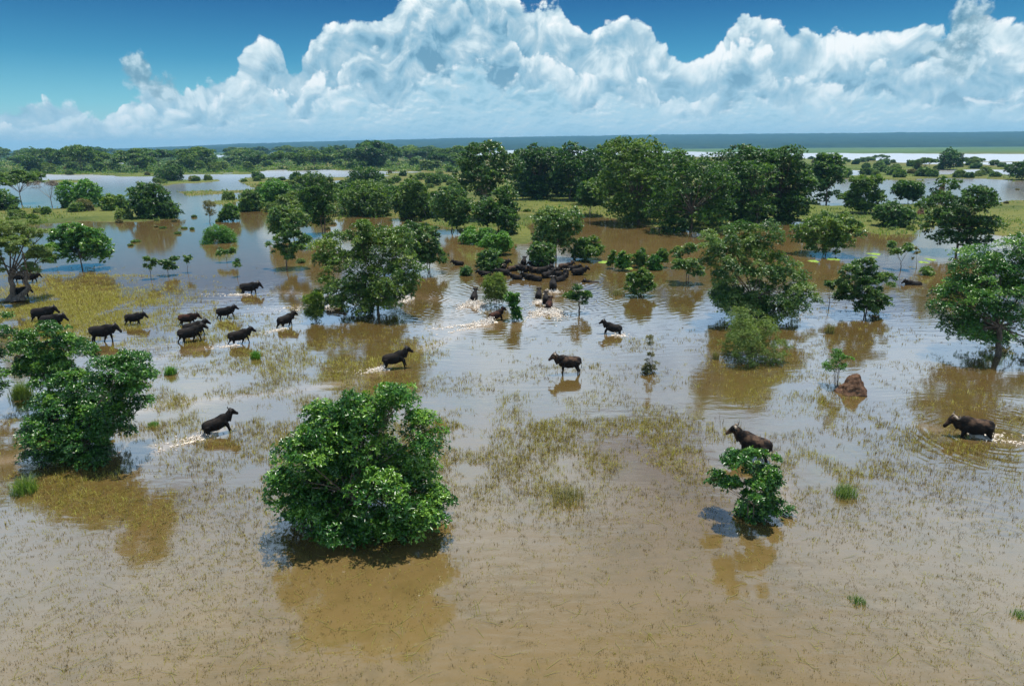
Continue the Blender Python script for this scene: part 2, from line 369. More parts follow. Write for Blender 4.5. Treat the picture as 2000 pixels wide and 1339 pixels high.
# churned, silty tracks left by the running animals (photo pixels): polyline, width in metres, strength
TRACKS = [([(-30, 905), (60, 892), (180, 900), (300, 880), (365, 862), (430, 842)], 1.0, 0.9), ([(100, 840), (330, 790), (560, 765), (700, 745), (760, 715)], 1.1, 0.85),
          ([(250, 712), (350, 690), (440, 672), (545, 640)], 0.9, 0.8), ([(150, 700), (300, 680), (370, 662)], 0.7, 0.5),
          ([(430, 590), (480, 574), (560, 570), (640, 582)], 1.2, 0.85), ([(500, 610), (640, 590), (790, 575), (900, 590)], 1.8, 0.75),
          ([(830, 680), (900, 650), (965, 628), (1010, 620)], 1.6, 0.95), ([(860, 640), (900, 612), (926, 590)], 2.0, 0.9),
          ([(1020, 640), (1070, 605), (1080, 570)], 1.6, 0.9), ([(1800, 832), (1860, 846), (1940, 858), (2080, 880)], 0.8, 0.9),
          ([(1540, 1000), (1520, 930), (1490, 890)], 0.8, 0.5), ([(1350, 900), (1440, 950), (1490, 960)], 1.0, 0.35), ([(1180, 655), (1212, 650)], 0.6, 0.7)]
silt = np.zeros(len(wv))
for pl, wd, st in TRACKS:
    wl = [tuple(at(*p)[:2]) for p in pl]
    d = seg_dist(wv[:, 0], wv[:, 1], wl)
    silt = np.maximum(silt, st*np.exp(-(d/(wd*0.72))**2))
silt[~front] = 0
def weed_density(px, py):                          # where grass grows up through the shallows, photo pixels
    blobs = [(150, 595, 200, 62, 1.3), (60, 625, 150, 70, 1.2), (400, 645, 200, 45, .95), (780, 690, 170, 45, 1.0), (600, 715, 300, 50, .8), (1000, 800, 420, 60, .6), (1180, 820, 200, 55, .55),
             (1400, 830, 160, 40, .55), (1560, 800, 140, 60, .6), (1620, 910, 110, 50, .8), (1100, 970, 90, 40, .6), (150, 960, 130, 70, .6), (350, 790, 260, 55, .75), (250, 1000, 120, 40, .4),
             (1480, 760, 100, 40, .7), (1900, 780, 140, 40, .35), (1100, 900, 350, 80, .35)]
    s = 0.13+0.26*np.exp(-((py-800)/150)**2)*np.exp(-((px-800)/900)**2)
    for bx, by, sx, sy, a in blobs:
        s = np.maximum(s, a*np.exp(-((px-bx)/sx)**2-((py-by)/sy)**2))
    return s
weed = weed_density(px, py); weed[~front] = 0
shallow = np.where(front, np.clip((py-880)/380, 0, 1), 0.6)         # the flood thins out to a silty sheet towards the foreground
me = np_mesh('water', wv, wf, MAT_WATER, True, {'silt': silt, 'weed': weed, 'shallow': shallow})
tag(link('water', me), kind='structure')

# ------------------------------------------------------------------ far wooded hills
m, nt, out = material('far_forest')
geo = nt.new('ShaderNodeNewGeometry').outputs['Position']
f = nt.ramp(nt.noise(nt.vm('MULTIPLY', geo, (1, 0.35, 1)), 0.011, 6, 0.7), [(0.35, (0.006, 0.014, 0.007)), (0.55, (0.016, 0.032, 0.013)), (0.75, (0.034, 0.052, 0.021))])
b = pbsdf(nt, f, 1.0, 0.0); nt.l.new(b.outputs[0], out.inputs[0])
azs = np.radians(np.linspace(-48, 52, 900)); rr = np.linspace(4200, 8600, 40)
hv, hf = polar_grid(azs, rr)
colx = np.interp(np.degrees(azs), [math.degrees(math.atan2(ray(x_, 280).x, ray(x_, 280).y)) for x_ in range(-600, 2700, 50)], list(range(-600, 2700, 50)))
ridge_px = np.interp(colx, [-300, 0, 150, 300, 500, 750, 1000, 1300, 1500, 2000, 2600], [1.5, 2.0, 2.5, 4.5, 8.5, 13.5, 17, 18.5, 18, 15.5, 14])
A, Q_ = np.meshgrid(np.arange(len(azs)), rr)
prof = np.interp((Q_-4200)/4400, [0, 0.05, 0.35, 0.75, 1.0], [0.0, 0.07, 0.40, 0.93, 1.0])
Hh = (ridge_px[A]/FPX*Q_)*prof+16*np.interp((Q_-4200)/4400, [0, .1, 0.5, 1], [0, .25, .7, 1])*np.minimum(ridge_px[A]/8, 1)
hv[:, 2] = Hh.ravel()+(fbm(hv[:, 0]*0.02, hv[:, 1]*0.02, 8)*13+fbm(hv[:, 0]*0.004, hv[:, 1]*0.003, 18)*14-2)*np.minimum(ridge_px[A].ravel()/7, 1)*np.clip((Q_.ravel()-4200)/300, 0, 1)-0.4
tag(link('hills', np_mesh('hills', hv, hf, m, False)), kind='structure')

# ------------------------------------------------------------------ foliage and bark materials
def leaf_mat(name, lo, mid, hi, rough=0.42, trans=0.28, spec=0.5):
    m, nt, out = material(name)
    tint = attr(nt, 'tint')
    rnd = nt.new('ShaderNodeObjectInfo').outputs['Random']
    f = nt.m('ADD', tint, nt.m('MULTIPLY', nt.m('SUBTRACT', rnd, 0.5), 0.22))
    c = nt.ramp(f, [(0.05, lo), (0.5, mid), (0.95, hi)])
    b = pbsdf(nt, c, rough, spec)
    tr = nt.new('ShaderNodeBsdfTranslucent'); nt.put(tr.inputs[0], nt.mix(1.0, c, (1.5, 1.6, 0.6), blend='MULTIPLY'))
    mx = nt.new('ShaderNodeMixShader'); mx.inputs[0].default_value = trans
    nt.l.new(b.outputs[0], mx.inputs[1]); nt.l.new(tr.outputs[0], mx.inputs[2]); nt.l.new(mx.outputs[0], out.inputs[0])
    return m
LM = {
 'dark':   leaf_mat('leaf_dark_glossy', (0.010, 0.045, 0.008), (0.040, 0.140, 0.016), (0.185, 0.330, 0.042), 0.30, 0.24),
 'olive':  leaf_mat('leaf_olive', (0.016, 0.054, 0.008), (0.070, 0.150, 0.018), (0.230, 0.290, 0.050), 0.38, 0.32),
 'grey':   leaf_mat('leaf_grey_green', (0.012, 0.044, 0.010), (0.052, 0.132, 0.022), (0.200, 0.265, 0.070), 0.38, 0.32),
 'bright': leaf_mat('leaf_bright', (0.030, 0.105, 0.012), (0.075, 0.200, 0.022), (0.150, 0.290, 0.035), 0.5, 0.34),
 'deep':   leaf_mat('leaf_deep_green', (0.006, 0.028, 0.006), (0.032, 0.100, 0.012), (0.130, 0.230, 0.022), 0.5, 0.32),
 'wood':   leaf_mat('leaf_woodland', (0.016, 0.048, 0.007), (0.064, 0.142, 0.014), (0.190, 0.265, 0.026), 0.55, 0.32),
 'pale':   leaf_mat('leaf_feathery_pale', (0.050, 0.095, 0.018), (0.105, 0.170, 0.032), (0.190, 0.240, 0.055), 0.6, 0.32),
 'straw':  leaf_mat('leaf_straw', (0.075, 0.080, 0.030), (0.140, 0.135, 0.045), (0.230, 0.200, 0.075), 0.7),
 'bare':   leaf_mat('twig_grey', (0.10, 0.085, 0.06), (0.16, 0.13, 0.095), (0.22, 0.18, 0.14), 0.8, 0.0),
}
def bark_mat(name, a, b_):
    m, nt, out = material(name)
    geo = nt.new('ShaderNodeTexCoord').outputs['Object']
    c = nt.mix(nt.step(nt.noise(nt.vm('MULTIPLY', geo, (6, 6, 1.5)), 1.5, 4, 0.65), 0.35, 0.65), a, b_)
    b = pbsdf(nt, c, 0.9, 0.2); nt.l.new(b.outputs[0], out.inputs[0]); return m
BARK = bark_mat('bark_brown', (0.055, 0.042, 0.032), (0.16, 0.125, 0.095))
BARK_PALE = bark_mat('bark_pale', (0.16, 0.14, 0.11), (0.34, 0.30, 0.25))

# ------------------------------------------------------------------ tree building
def unit(v): return v/np.maximum(np.linalg.norm(v, axis=-1, keepdims=True), 1e-9)
def sphere_dirs(rng, n):
    return unit(rng.normal(size=(n, 3)))
LEAVES = [0]
def leaf_faces(rng, p, a, nrm, L, wd, fold=0.12, single=False):
    """one folded leaf at each point p along a: 4 verts, 2 triangles"""
    s = unit(np.cross(a, nrm)); n2 = unit(np.cross(s, a)); L = L[:, None]
    if single:                                        # far crowns: one triangle a leaf
        q = np.empty((len(p), 3, 3), np.float32); w2 = s*L*wd*0.62
        q[:, 0] = p+w2; q[:, 1] = p-w2; q[:, 2] = p+a*L+n2*L*fold
        LEAVES[0] += len(p)
        return q.reshape(-1, 3), np.arange(len(p)*3).reshape(-1, 3)
    q = np.empty((len(p), 4, 3), np.float32)
    q[:, 0] = p; q[:, 2] = p+a*L
    mid = p+a*L*0.52+n2*L*fold
    q[:, 1] = mid+s*L*wd*0.5; q[:, 3] = mid-s*L*wd*0.5
    i = np.arange(len(p))[:, None]*4
    f = np.concatenate([i+np.array([[0, 1, 2]]), i+np.array([[0, 2, 3]])])
    LEAVES[0] += len(p)
    return q.reshape(-1, 3), f
def crown_mesh(name, seed, lobes, leaf, mat, K=2.6, clump=0.6, flat=0.75, wd=0.46, low=-0.45, cap=90000, gap=0.9, single=False):
    rng = np.random.default_rng(seed); lobes = np.asarray(lobes, float)
    rad = (lobes[:, 3]*lobes[:, 4]*lobes[:, 5])**(1/3); area = 4*math.pi*rad**2
    nc = max(6, int(area.sum()*0.75/(math.pi*clump**2)*gap))
    li = rng.choice(len(lobes), nc, p=area/area.sum())
    d = sphere_dirs(rng, nc); bad = d[:, 2] < low; d[bad, 2] *= -1
    rr = rng.uniform(0.5, 1.06, nc)[:, None]**0.8
    cpos = lobes[li, :3]+d*rr*lobes[li, 3:6]
    keep = np.ones(nc, bool)
    for j in range(len(lobes)):
        q = np.linalg.norm((cpos-lobes[j, :3])/lobes[j, 3:6], axis=1)
        keep &= ~((q < 0.55) & (li != j))
    cpos, d, li = cpos[keep], d[keep], li[keep]; nc = len(cpos)
    cr = clump*rng.uniform(0.6, 1.35, nc); ct = rng.uniform(-0.30, 0.30, nc)+0.10*d[:, 2]  # random clump tone; upper clumps paler, top light put into the tint
    nl = np.maximum(4, (K*2*math.pi*cr**2/(wd*0.55*leaf**2)/5)).astype(int)
    if nl.sum()*5 > cap: nl = np.maximum(2, (nl*cap/(nl.sum()*5)).astype(int))
    ci = np.repeat(np.arange(nc), nl); n = len(ci)
    e = sphere_dirs(rng, n); e[:, 2] = np.where(e[:, 2] < -0.35, -e[:, 2], e[:, 2])
    rp = cpos[ci]+e*(rng.uniform(0.25, 1, n)**0.6*cr[ci])[:, None]*np.array([1, 1, flat])
    rp[:, 2] = np.maximum(rp[:, 2], 0.03)
    axis = unit(e*0.7+d[ci]*0.35+np.array([0, 0, 0.55])+rng.normal(size=(n, 3))*0.25)
    k = 5
    p = np.repeat(rp, k, 0); ax = np.repeat(axis, k, 0); c5 = np.repeat(ci, k)
    tilt = rng.normal(size=(n*k, 3)); tilt -= ax*np.sum(tilt*ax, 1, keepdims=True); tilt = unit(tilt)
    a = unit(ax*rng.uniform(0.1, 0.75, (n*k, 1))+tilt)
    nrm = unit(ax+rng.normal(size=(n*k, 3))*0.35)
    L = leaf*rng.uniform(0.65, 1.25, n*k)
    p = p+rng.normal(size=p.shape)*leaf*0.12
    v, f = leaf_faces(rng, p, a, nrm, L, wd, single=single)
    t = 0.42+ct[c5]+rng.normal(size=n*k)*0.14
    old = rng.random(n*k) < 0.012; t[old] = 1.2
    return np_mesh(name, v, f, mat, False, {'tint': np.repeat(t, 3 if single else 4)})
def tube(path, radii, sides=6):
    path = np.asarray(path, float); n = len(path)
    tg = np.gradient(path, axis=0); tg = unit(tg)
    ref = np.array([0.31, 0.95, 0.05]); s = unit(np.cross(tg, ref)); u = unit(np.cross(s, tg))
    th = np.linspace(0, 2*math.pi, sides, endpoint=False)
    ringv = (s[:, None]*np.cos(th)[None, :, None]+u[:, None]*np.sin(th)[None, :, None])*np.asarray(radii)[:, None, None]+path[:, None]
    v = ringv.reshape(-1, 3)
    i = np.arange(n-1)[:, None]*sides; j = np.arange(sides)[None]; j2 = (j+1) % sides
    f = np.stack([i+j, i+j2, i+sides+j2, i+sides+j], -1).reshape(-1, 4)
    return v, f
def trunk_mesh(name, seed, lobes, r0, fork, mat, stems=1, lean=0.0, root=-0.5, flare=1.5, twigs=4):
    rng = np.random.default_rng(seed+77); lobes = np.asarray(lobes, float)
    V, F, n = [], [], 0
    def add(path, rad, sides=6):
        nonlocal n
        v, f = tube(path, rad, sides); V.append(v); F.append(f+n); n += len(v)
    forks = []
    for s_ in range(stems):
        a = rng.uniform(0, 6.28); sp = 0.0 if stems == 1 else r0*1.6
        b0 = np.array([math.cos(a)*sp, math.sin(a)*sp, root]); ctr = lobes[:, :3].mean(0)
        f0 = np.array([math.cos(a)*sp*2.2+lean*fork+ctr[0]*0.25, math.sin(a)*sp*2.2+ctr[1]*0.25, fork*rng.uniform(0.85, 1.15)])
        tt = np.linspace(0, 1, 7)[:, None]
        path = b0*(1-tt)+f0*tt+np.concatenate([np.zeros((1, 3)), rng.normal(size=(5, 3))*r0*0.35, np.zeros((1, 3))])
        rad = r0*(1/math.sqrt(stems))*np.array([flare, 1.15, 1.0, 0.94, 0.9, 0.86, 0.82])
        rad[0:2] *= np.array([1.0, max(1.0, flare*0.45)]); add(path, rad, 8); forks.append(f0)
    for L in lobes:
        f0 = forks[rng.integers(len(forks))]; c_ = L[:3]
        midp = f0*0.5+c_*0.5+np.array([0, 0, 0.14*np.linalg.norm(c_-f0)])*rng.uniform(-0.3, 1)+rng.normal(size=3)*0.1
        tt = np.linspace(0, 1, 6)[:, None]
        path = f0*(1-tt)**2+2*midp*tt*(1-tt)+c_*tt**2
        rb = min(r0*0.5*min(1.0, 0.45+0.25*L[3]), 0.11)
        add(path, np.linspace(rb, rb*0.3, 6), 5)
        for q in range(twigs):                      # twigs inside the lobe
            dq = sphere_dirs(rng, 1)[0]; dq[2] = abs(dq[2])*0.8
            e = c_+dq*L[3:6]*0.85
            s0 = path[rng.integers(3, 6)]
            add(np.stack([s0, s0*0.5+e*0.5+np.array([0, 0, .08]), e]), [rb*0.32, rb*0.2, rb*0.08], 4)
    return np_mesh(name, np.concatenate(V), np.concatenate(F), mat, True)

def auto_lobes(rng, W, z0, z1, kind, dep=None):
    """lobes (x,y,z,rx,ry,rz) filling a crown W wide between heights z0 and z1"""
    Hc = z1-z0; out_ = []; zc = (z0+z1)/2; D_ = dep or W
    if kind == 'umbrella':
        for i in range(max(6, int(W*0.9))):
            a, q = rng.uniform(0, 6.28), math.sqrt(rng.uniform(0, 1))*0.38*W
            r = W*rng.uniform(0.11, 0.17); zz = z1-Hc*0.30-0.35*Hc*(q/(0.38*W))**2+rng.uniform(-.1, .1)*Hc
            out_.append((math.cos(a)*q, math.sin(a)*q, zz, r, r, max(r*0.38, Hc*0.16)))
    elif kind == 'layered':
        for i in range(38):
            u = rng.uniform(-0.98, 0.95); q = 0.40*W*math.sqrt(max(1-u*u*0.85, 0))*math.sqrt(rng.uniform(0.15, 1)); a = rng.uniform(0, 6.28)
            r = W*rng.uniform(0.12, 0.20)
            out_.append((math.cos(a)*q, math.sin(a)*q, zc+u*Hc*0.46, r, r, min(r*0.62, Hc*0.16)))
    elif kind == 'sparse':
        for i in range(rng.integers(5, 8)):
            a = rng.uniform(0, 6.28); q = 0.34*W*math.sqrt(rng.uniform(0.05, 1)); r = min(W, Hc)*rng.uniform(0.13, 0.2)
            out_.append((math.cos(a)*q, math.sin(a)*q, z0+Hc*rng.uniform(0.15, 0.88), r, r, r*0.85))
    elif kind == 'bush':
        for i in range(20):
            a = rng.uniform(0, 6.28); u = rng.uniform(-0.12, 0.85); q = 0.36*W*math.sqrt(1-u*u*0.8)*math.sqrt(rng.uniform(0.1, 1)); r = min(W*0.2, Hc*0.34)*rng.uniform(0.8, 1.25)
            out_.append((math.cos(a)*q, math.sin(a)*q, z0+Hc*(0.12+0.72*u), r, r, r*0.9))
    else:
        for i in range(20):
            u = rng.uniform(-0.95, 0.9); q = 0.36*W*math.sqrt(1-u*u*0.8)*math.sqrt(rng.uniform(0.1, 1)); a = rng.uniform(0, 6.28)
            r = min(W*0.19, Hc*0.27)*rng.uniform(0.8, 1.2)
            out_.append((math.cos(a)*q, math.sin(a)*q, zc+u*Hc*0.36, r, r, r*0.85))
    o = np.array(out_)
    # stretch the union to the wanted box
    lo, hi = (o[:, 0]-o[:, 3]).min(), (o[:, 0]+o[:, 3]).max(); sx = W/(hi-lo); o[:, 0] = (o[:, 0]-(lo+hi)/2)*sx
    lo, hi = (o[:, 1]-o[:, 4]).min(), (o[:, 1]+o[:, 4]).max(); o[:, 1] = (o[:, 1]-(lo+hi)/2)*min(1.2, D_/(hi-lo))
    hi = (o[:, 2]+o[:, 5]).max(); o[:, 2] += z1-hi
    return o

def plant(name, base, label, cat, kind='round', box=None, circles=None, leafm='dark', group=None, leaf=None, K=2.6, seed=1, stems=1, trunk_r=None,
          fork=0.3, bark=BARK, clump=None, gap=1.35, flat=0.75, wd=0.46, flare=1.5, crown_name='crown', trunk_name='trunk', low=None, cap=70000, sink=0.0, zmin=None):
    """a tree or shrub: base pixel on the ground, crown outline as a pixel box (x0,x1,ytop,ybottom) or pixel circles"""
    P = at(*base); dist = math.hypot(P.y, CAM_H); Y = P.y
    rng = np.random.default_rng(seed*13+5)
    if circles:
        ws = []; xs = [c_[0] for c_ in circles]; Wm = (max(xs)-min(xs))*Y/FPX
        cs = sorted(circles, key=lambda c_: -c_[2])
        for i, (cx, cy, cr) in enumerate(circles):
            r = cr*math.hypot(Y, CAM_H*0.5)/FPX
            dyo = rng.uniform(-0.36, 0.36)*max(Wm*0.75-r, 0.2)
            q = on_plane(cx, cy, Y+dyo)
            if q.z < r*0.5: q = at(cx, cy, r*0.5)
            ws.append((q.x-P.x, q.y-P.y, q.z, r, r, r*0.92))
        for i in range(len(circles)//2):             # the far side of the crown, hidden from here
            b_ = ws[rng.integers(len(circles))]
            ws.append((b_[0]*0.8, abs(b_[1])*0.5+Wm*rng.uniform(0.15, 0.34), b_[2]*rng.uniform(0.75, 0.95), b_[3], b_[4], b_[5]))
        lobes = np.array(ws)
    else:
        x0, x1, yt, yb = box
        W = (on_plane(x1, (yt+yb)/2, Y).x-on_plane(x0, (yt+yb)/2, Y).x)
        z1 = on_plane((x0+x1)/2, yt, Y).z; z0 = on_plane((x0+x1)/2, yb, Y).z
        z0 = max(z0, 0.05) if zmin is None else zmin
        if kind == 'bush': z0 = 0.0
        lobes = auto_lobes(rng, W, z0, z1, kind)
        lobes[:, 0] += on_plane((x0+x1)/2, (yt+yb)/2, Y).x-P.x
    ztop = (lobes[:, 2]+lobes[:, 5]).max()
    single = dist > 72
    leaf = leaf or min(0.75, max(0.14, 2.3*dist/(FPX*0.512)))
    if low is None: low = -0.95 if kind == 'bush' else -0.7
    Wd = (lobes[:, 0]+lobes[:, 3]).max()-(lobes[:, 0]-lobes[:, 3]).min()
    clump = clump or max(0.22, min(0.062*Wd, 0.75))
    P.z = 0.0; cap = int(cap*(0.60 if single else 0.74))
    root = empty(name, P)
    tag(root, label, cat, group)
    zb = max((lobes[:, 2]-lobes[:, 5]).min(), 0.0)
    tr = trunk_r or max(0.03, 0.015*ztop)
    tm = trunk_mesh('trunk', seed, lobes, tr, max(0.25, min(fork*ztop, zb+0.25*(ztop-zb))), bark, stems, flare=flare, twigs=1 if single else 4)
    link(trunk_name, tm, root)
    cm_ = crown_mesh('crown', seed, lobes, leaf, LM[leafm], K, clump, flat, wd, low, cap, gap, single)
    link(crown_name, cm_, root)
    return root

# near trees and shrubs, outlines taken from the photograph
plant('broadleaf_tree', (705, 1035), 'big rounded glossy green tree standing alone, skirts touching the silty shallow water', 'tree', seed=1, stems=4, fork=0.25, trunk_r=0.12, cap=125000, K=3.2, gap=2.1, leaf=0.168, clump=0.46,
      circles=[(552, 955, 30), (566, 1000, 30), (855, 980, 26), (832, 1008, 30), (600, 930, 44), (705, 800, 42), (770, 786, 35), (826, 845, 43), (640, 832, 48), (592, 890, 50), (563, 945, 32), (700, 880, 76), (800, 920, 59), (846, 975, 28), (640, 950, 67), (740, 975, 67), (590, 985, 38), (670, 1015, 50), (780, 1010, 45), (790, 772, 19), (610, 1020, 35), (730, 1030, 38), (690, 1052, 25), (640, 1040, 27), (770, 1045, 27), (820, 1030, 25), (580, 1025, 19)])
plant('broadleaf_tree', (165, 892), 'bushy glossy green tree rooted beside the muddy track of the running calf', 'tree', seed=2, stems=3, fork=0.3, trunk_r=0.1, cap=100000, K=2.8, gap=2.0, clump=0.44, leaf=0.155,
      circles=[(150, 765, 46), (228, 742, 48), (262, 775, 36), (110, 820, 56), (190, 830, 62), (90, 868, 42), (165, 875, 45), (222, 825, 38), (284, 735, 16), (246, 706, 18), (70, 838, 26), (130, 895, 26), (185, 898, 24), (95, 890, 20)])
plant('broadleaf_tree', (108, 792), 'open-crowned green tree right behind the bushy tree by the muddy track', 'tree', seed=3, stems=2, fork=0.4, trunk_r=0.09, cap=50000,
      circles=[(100, 660, 28), (60, 680, 32), (140, 690, 34), (60, 720, 30), (100, 732, 42), (34, 690, 11), (168, 690, 18), (92, 640, 12)])
plant('broadleaf_tree', (-75, 800), 'tree whose leafy branch ends just reach over the yellow grass beside the termite-trunk acacia', 'tree', seed=4, stems=2, fork=0.4, cap=24000,
      gap=0.8, K=1.6, circles=[(-20, 630, 30), (-60, 650, 50), (-10, 660, 24), (10, 620, 10), (-30, 740, 40), (0, 735, 16), (-60, 700, 50), (-100, 640, 40), (18, 652, 9), (-5, 770, 12)])
plant('broadleaf_tree', (735, 615), 'broad olive-green tree casting a dark blue-black pool of shade on the water', 'tree', seed=5, stems=2, fork=0.25, leafm='olive', cap=80000, K=2.6,
      circles=[(700, 462, 26), (650, 490, 38), (680, 540, 52), (640, 565, 24), (740, 490, 44), (782, 482, 36), (760, 550, 48), (800, 530, 26), (700, 590, 36), (660, 588, 22), (742, 585, 28), (622, 512, 14), (790, 560, 14), (690, 603, 26), (728, 606, 24), (655, 600, 17), (765, 588, 24), (790, 545, 22)])
plant('broadleaf_tree', (838, 532), 'slender-limbed grey-green tree leaning out behind the broad olive tree', 'tree', seed=6, stems=2, fork=0.35, leafm='grey', cap=35000,
      circles=[(800, 462, 28), (830, 468, 32), (852, 500, 20), (868, 513, 9), (772, 470, 18), (820, 500, 22)])
plant('broadleaf_tree', (1475, 628), 'large spreading grey-green tree rising above a feathery light bush in open water', 'tree', seed=7, stems=3, fork=0.25, leafm='grey', cap=90000, K=2.6,
      circles=[(1440, 476, 36), (1490, 466, 30), (1400, 500, 33), (1430, 530, 44), (1490, 520, 48), (1540, 550, 38), (1568, 580, 28), (1590, 590, 14), (1480, 585, 44), (1520, 600, 36), (1420, 570, 26), (1545, 626, 12), (1388, 472, 14), (1450, 600, 30), (1500, 620, 24), (1560, 605, 20), (1425, 595, 22), (1475, 622, 24)])
plant('broadleaf_tree', (1952, 695), 'tall dark glossy tree with a bare forked trunk standing in wide shade', 'tree', seed=8, stems=1, fork=0.28, leafm='dark', cap=85000, trunk_r=0.22,
      circles=[(1960, 500, 42), (1900, 520, 42), (1870, 570, 38), (1940, 568, 58), (1850, 598, 26), (1990, 590, 52), (1920, 625, 30), (2020, 540, 50), (1985, 640, 22), (1838, 622, 10), (2040, 620, 42), (1880, 635, 20), (1950, 640, 26), (1905, 600, 34), (1870, 648, 22), (1930, 662, 24), (1992, 668, 24), (1905, 650, 20), (2040, 670, 30)])
plant('broadleaf_tree', (1690, 616), 'loose-crowned tree with see-through branches between the spreading tree and the dark forked tree', 'tree', seed=9, stems=2, fork=0.3, leafm='grey', cap=32000, gap=0.7, clump=0.34,
      circles=[(1690, 520, 20), (1660, 540, 22), (1720, 550, 23), (1690, 570, 30), (1650, 575, 18), (1730, 588, 14), (1640, 560, 10), (1690, 600, 20), (1735, 562, 9), (1710, 600, 14)])
plant('broadleaf_sapling', (1620, 600), 'thin-stemmed sapling beside the loose-crowned tree in water', 'sapling', kind='sparse', box=(1604, 1636, 548, 585), seed=91, leafm='grey', cap=5000)
plant('broadleaf_shrub', (1465, 1018), 'young glossy shrub with open arms half hiding a buffalo that stands behind it', 'shrub', seed=10, stems=3, fork=0.25, cap=22000, gap=1.6, clump=0.24, leaf=0.15, K=2.6,
      circles=[(1470, 895, 17), (1440, 910, 19), (1500, 930, 22), (1400, 940, 14), (1430, 950, 17), (1480, 960, 30), (1460, 995, 28), (1520, 990, 13), (1538, 1000, 8), (1386, 932, 8), (1500, 1002, 20), (1515, 900, 8)])
plant('feathery_bush', (1480, 702), 'feathery light-green bush with upright twigs at the foot of the spreading tree', 'bush', kind='bush', box=(1412, 1540, 606, 708), seed=11, stems=6, leafm='pale', leaf=0.14, cap=36000, fork=0.12, clump=0.3, K=1.6, wd=0.3)
plant('broadleaf_tree', (160, 524), 'rounded green tree on a forked trunk shading the shallows at the edge of yellow grass', 'tree', seed=12, stems=1, fork=0.25, cap=45000,
      circles=[(150, 460, 20), (120, 470, 22), (180, 470, 22), (105, 495, 20), (150, 490, 26), (190, 490, 22), (208, 480, 14), (95, 505, 12), (205, 505, 12), (130, 450, 10)], leafm='dark')
plant('acacia_tree', (25, 588), 'pale feathery acacia on a thick dark flared trunk beside resting buffaloes', 'tree', seed=13, stems=2, fork=0.25, leafm='pale', cap=50000, trunk_r=0.42, flare=5.0, flat=0.4, wd=0.34, gap=1.0, K=1.5,
      circles=[(20, 450, 24), (60, 450, 22), (85, 460, 18), (-20, 455, 30), (40, 480, 20), (10, 490, 22), (75, 490, 12), (-40, 490, 26), (55, 520, 14), (-10, 520, 16)])
plant('broadleaf_tree', (560, 525), 'small grey-green tree on a single thin dark stem in open water', 'tree', seed=14, stems=1, fork=0.3, leafm='grey', cap=20000, gap=0.7,
      circles=[(550, 470, 16), (570, 455, 16), (545, 490, 12), (580, 485, 13), (525, 480, 8), (556, 440, 12), (595, 470, 10), (560, 500, 8)])
plant('broadleaf_tree', (575, 468), 'rounded dark tree pressed against the tall feathery tree', 'tree', kind='round', box=(522, 602, 402, 470), seed=15, leafm='grey', cap=26000)
plant('feathery_tree', (632, 458), 'tall dark feathery tree with narrow upswept crown', 'tree', kind='bush', box=(585, 666, 338, 462), seed=16, leafm='deep', cap=36000, stems=3, flat=1.3, wd=0.28)
plant('dense_bush', (300, 426), 'dense dark green bush mirrored in still open water', 'bush', kind='bush', box=(255, 346, 358, 428), seed=17, leafm='deep', cap=30000, K=2.6)
plant('grassy_bush', (430, 473), 'low bright green tussock bush standing alone in pale open water', 'bush', kind='bush', box=(395, 464, 442, 475), seed=18, leafm='bright', cap=16000, flat=1.4, wd=0.2, leaf=0.42)
for i, (bx, by, b4, lab) in enumerate([
    ((295, 545), 0, (281, 306, 503, 530), 'leftmost'), ((328, 538), 0, (310, 350, 500, 536), 'x'), ((366, 532), 0, (358, 377, 500, 524), 'x'),
    ((443, 512), 0, (422, 460, 486, 512), 'x'), ((463, 540), 0, (455, 472, 506, 528), 'x')]):
    plant('broadleaf_sapling', bx, 'small leafy sapling poking out of pale open water beyond the yellow grass', 'sapling', kind='sparse', box=b4, seed=20+i, leafm='grey', group='saplings in the pale open water', cap=3500, K=2.2)
plant('broadleaf_sapling', (1131, 612), 'slim young tree with a clear bare stem and its own small blue shadow', 'sapling', seed=30, leafm='grey', cap=9000, fork=0.45, trunk_r=0.09, gap=0.8, clump=0.3,
      circles=[(1128, 566, 9), (1115, 577, 9), (1132, 580, 9), (1146, 578, 8), (1140, 592, 7), (1120, 588, 7), (1150, 585, 5)])
plant('broadleaf_bush', (1248, 578), 'double-headed green bush with straw-coloured stems growing from the brown water', 'bush', seed=31, stems=6, leafm='olive', cap=14000, fork=0.15,
      circles=[(1237, 545, 14), (1232, 560, 14), (1262, 545, 13), (1262, 558, 14), (1248, 565, 16), (1272, 562, 8), (1256, 532, 8)])
plant('reed_bush', (967, 598), 'upright pale yellow-green reed bush beside the charging buffaloes', 'bush', kind='bush', box=(945, 992, 540, 600), seed=32, leafm='pale', stems=7, cap=9000, wd=0.16, leaf=0.4, flat=1.5, K=1.2, fork=0.2, clump=0.3)
plant('broadleaf_shrub', (1003, 625), 'narrow dark leafy shrub leaning beside the upright reed bush', 'shrub', seed=33, leafm='dark', cap=6000, stems=2, clump=0.28,
      circles=[(996, 580, 9), (1008, 578, 5), (1006, 596, 8), (1008, 610, 9), (1010, 620, 8), (994, 592, 5)])
plant('twiggy_shrub', (1273, 728), 'sparse twiggy shrub with one tall shoot out in the open water', 'shrub', seed=34, leafm='straw', stems=5, cap=3500, gap=0.7, clump=0.22, fork=0.3, trunk_r=0.05, K=1.2, leaf=0.12,
      circles=[(1271, 668, 7), (1268, 660, 5), (1272, 690, 5), (1266, 708, 8), (1280, 712, 8), (1272, 722, 12), (1264, 722, 8)])
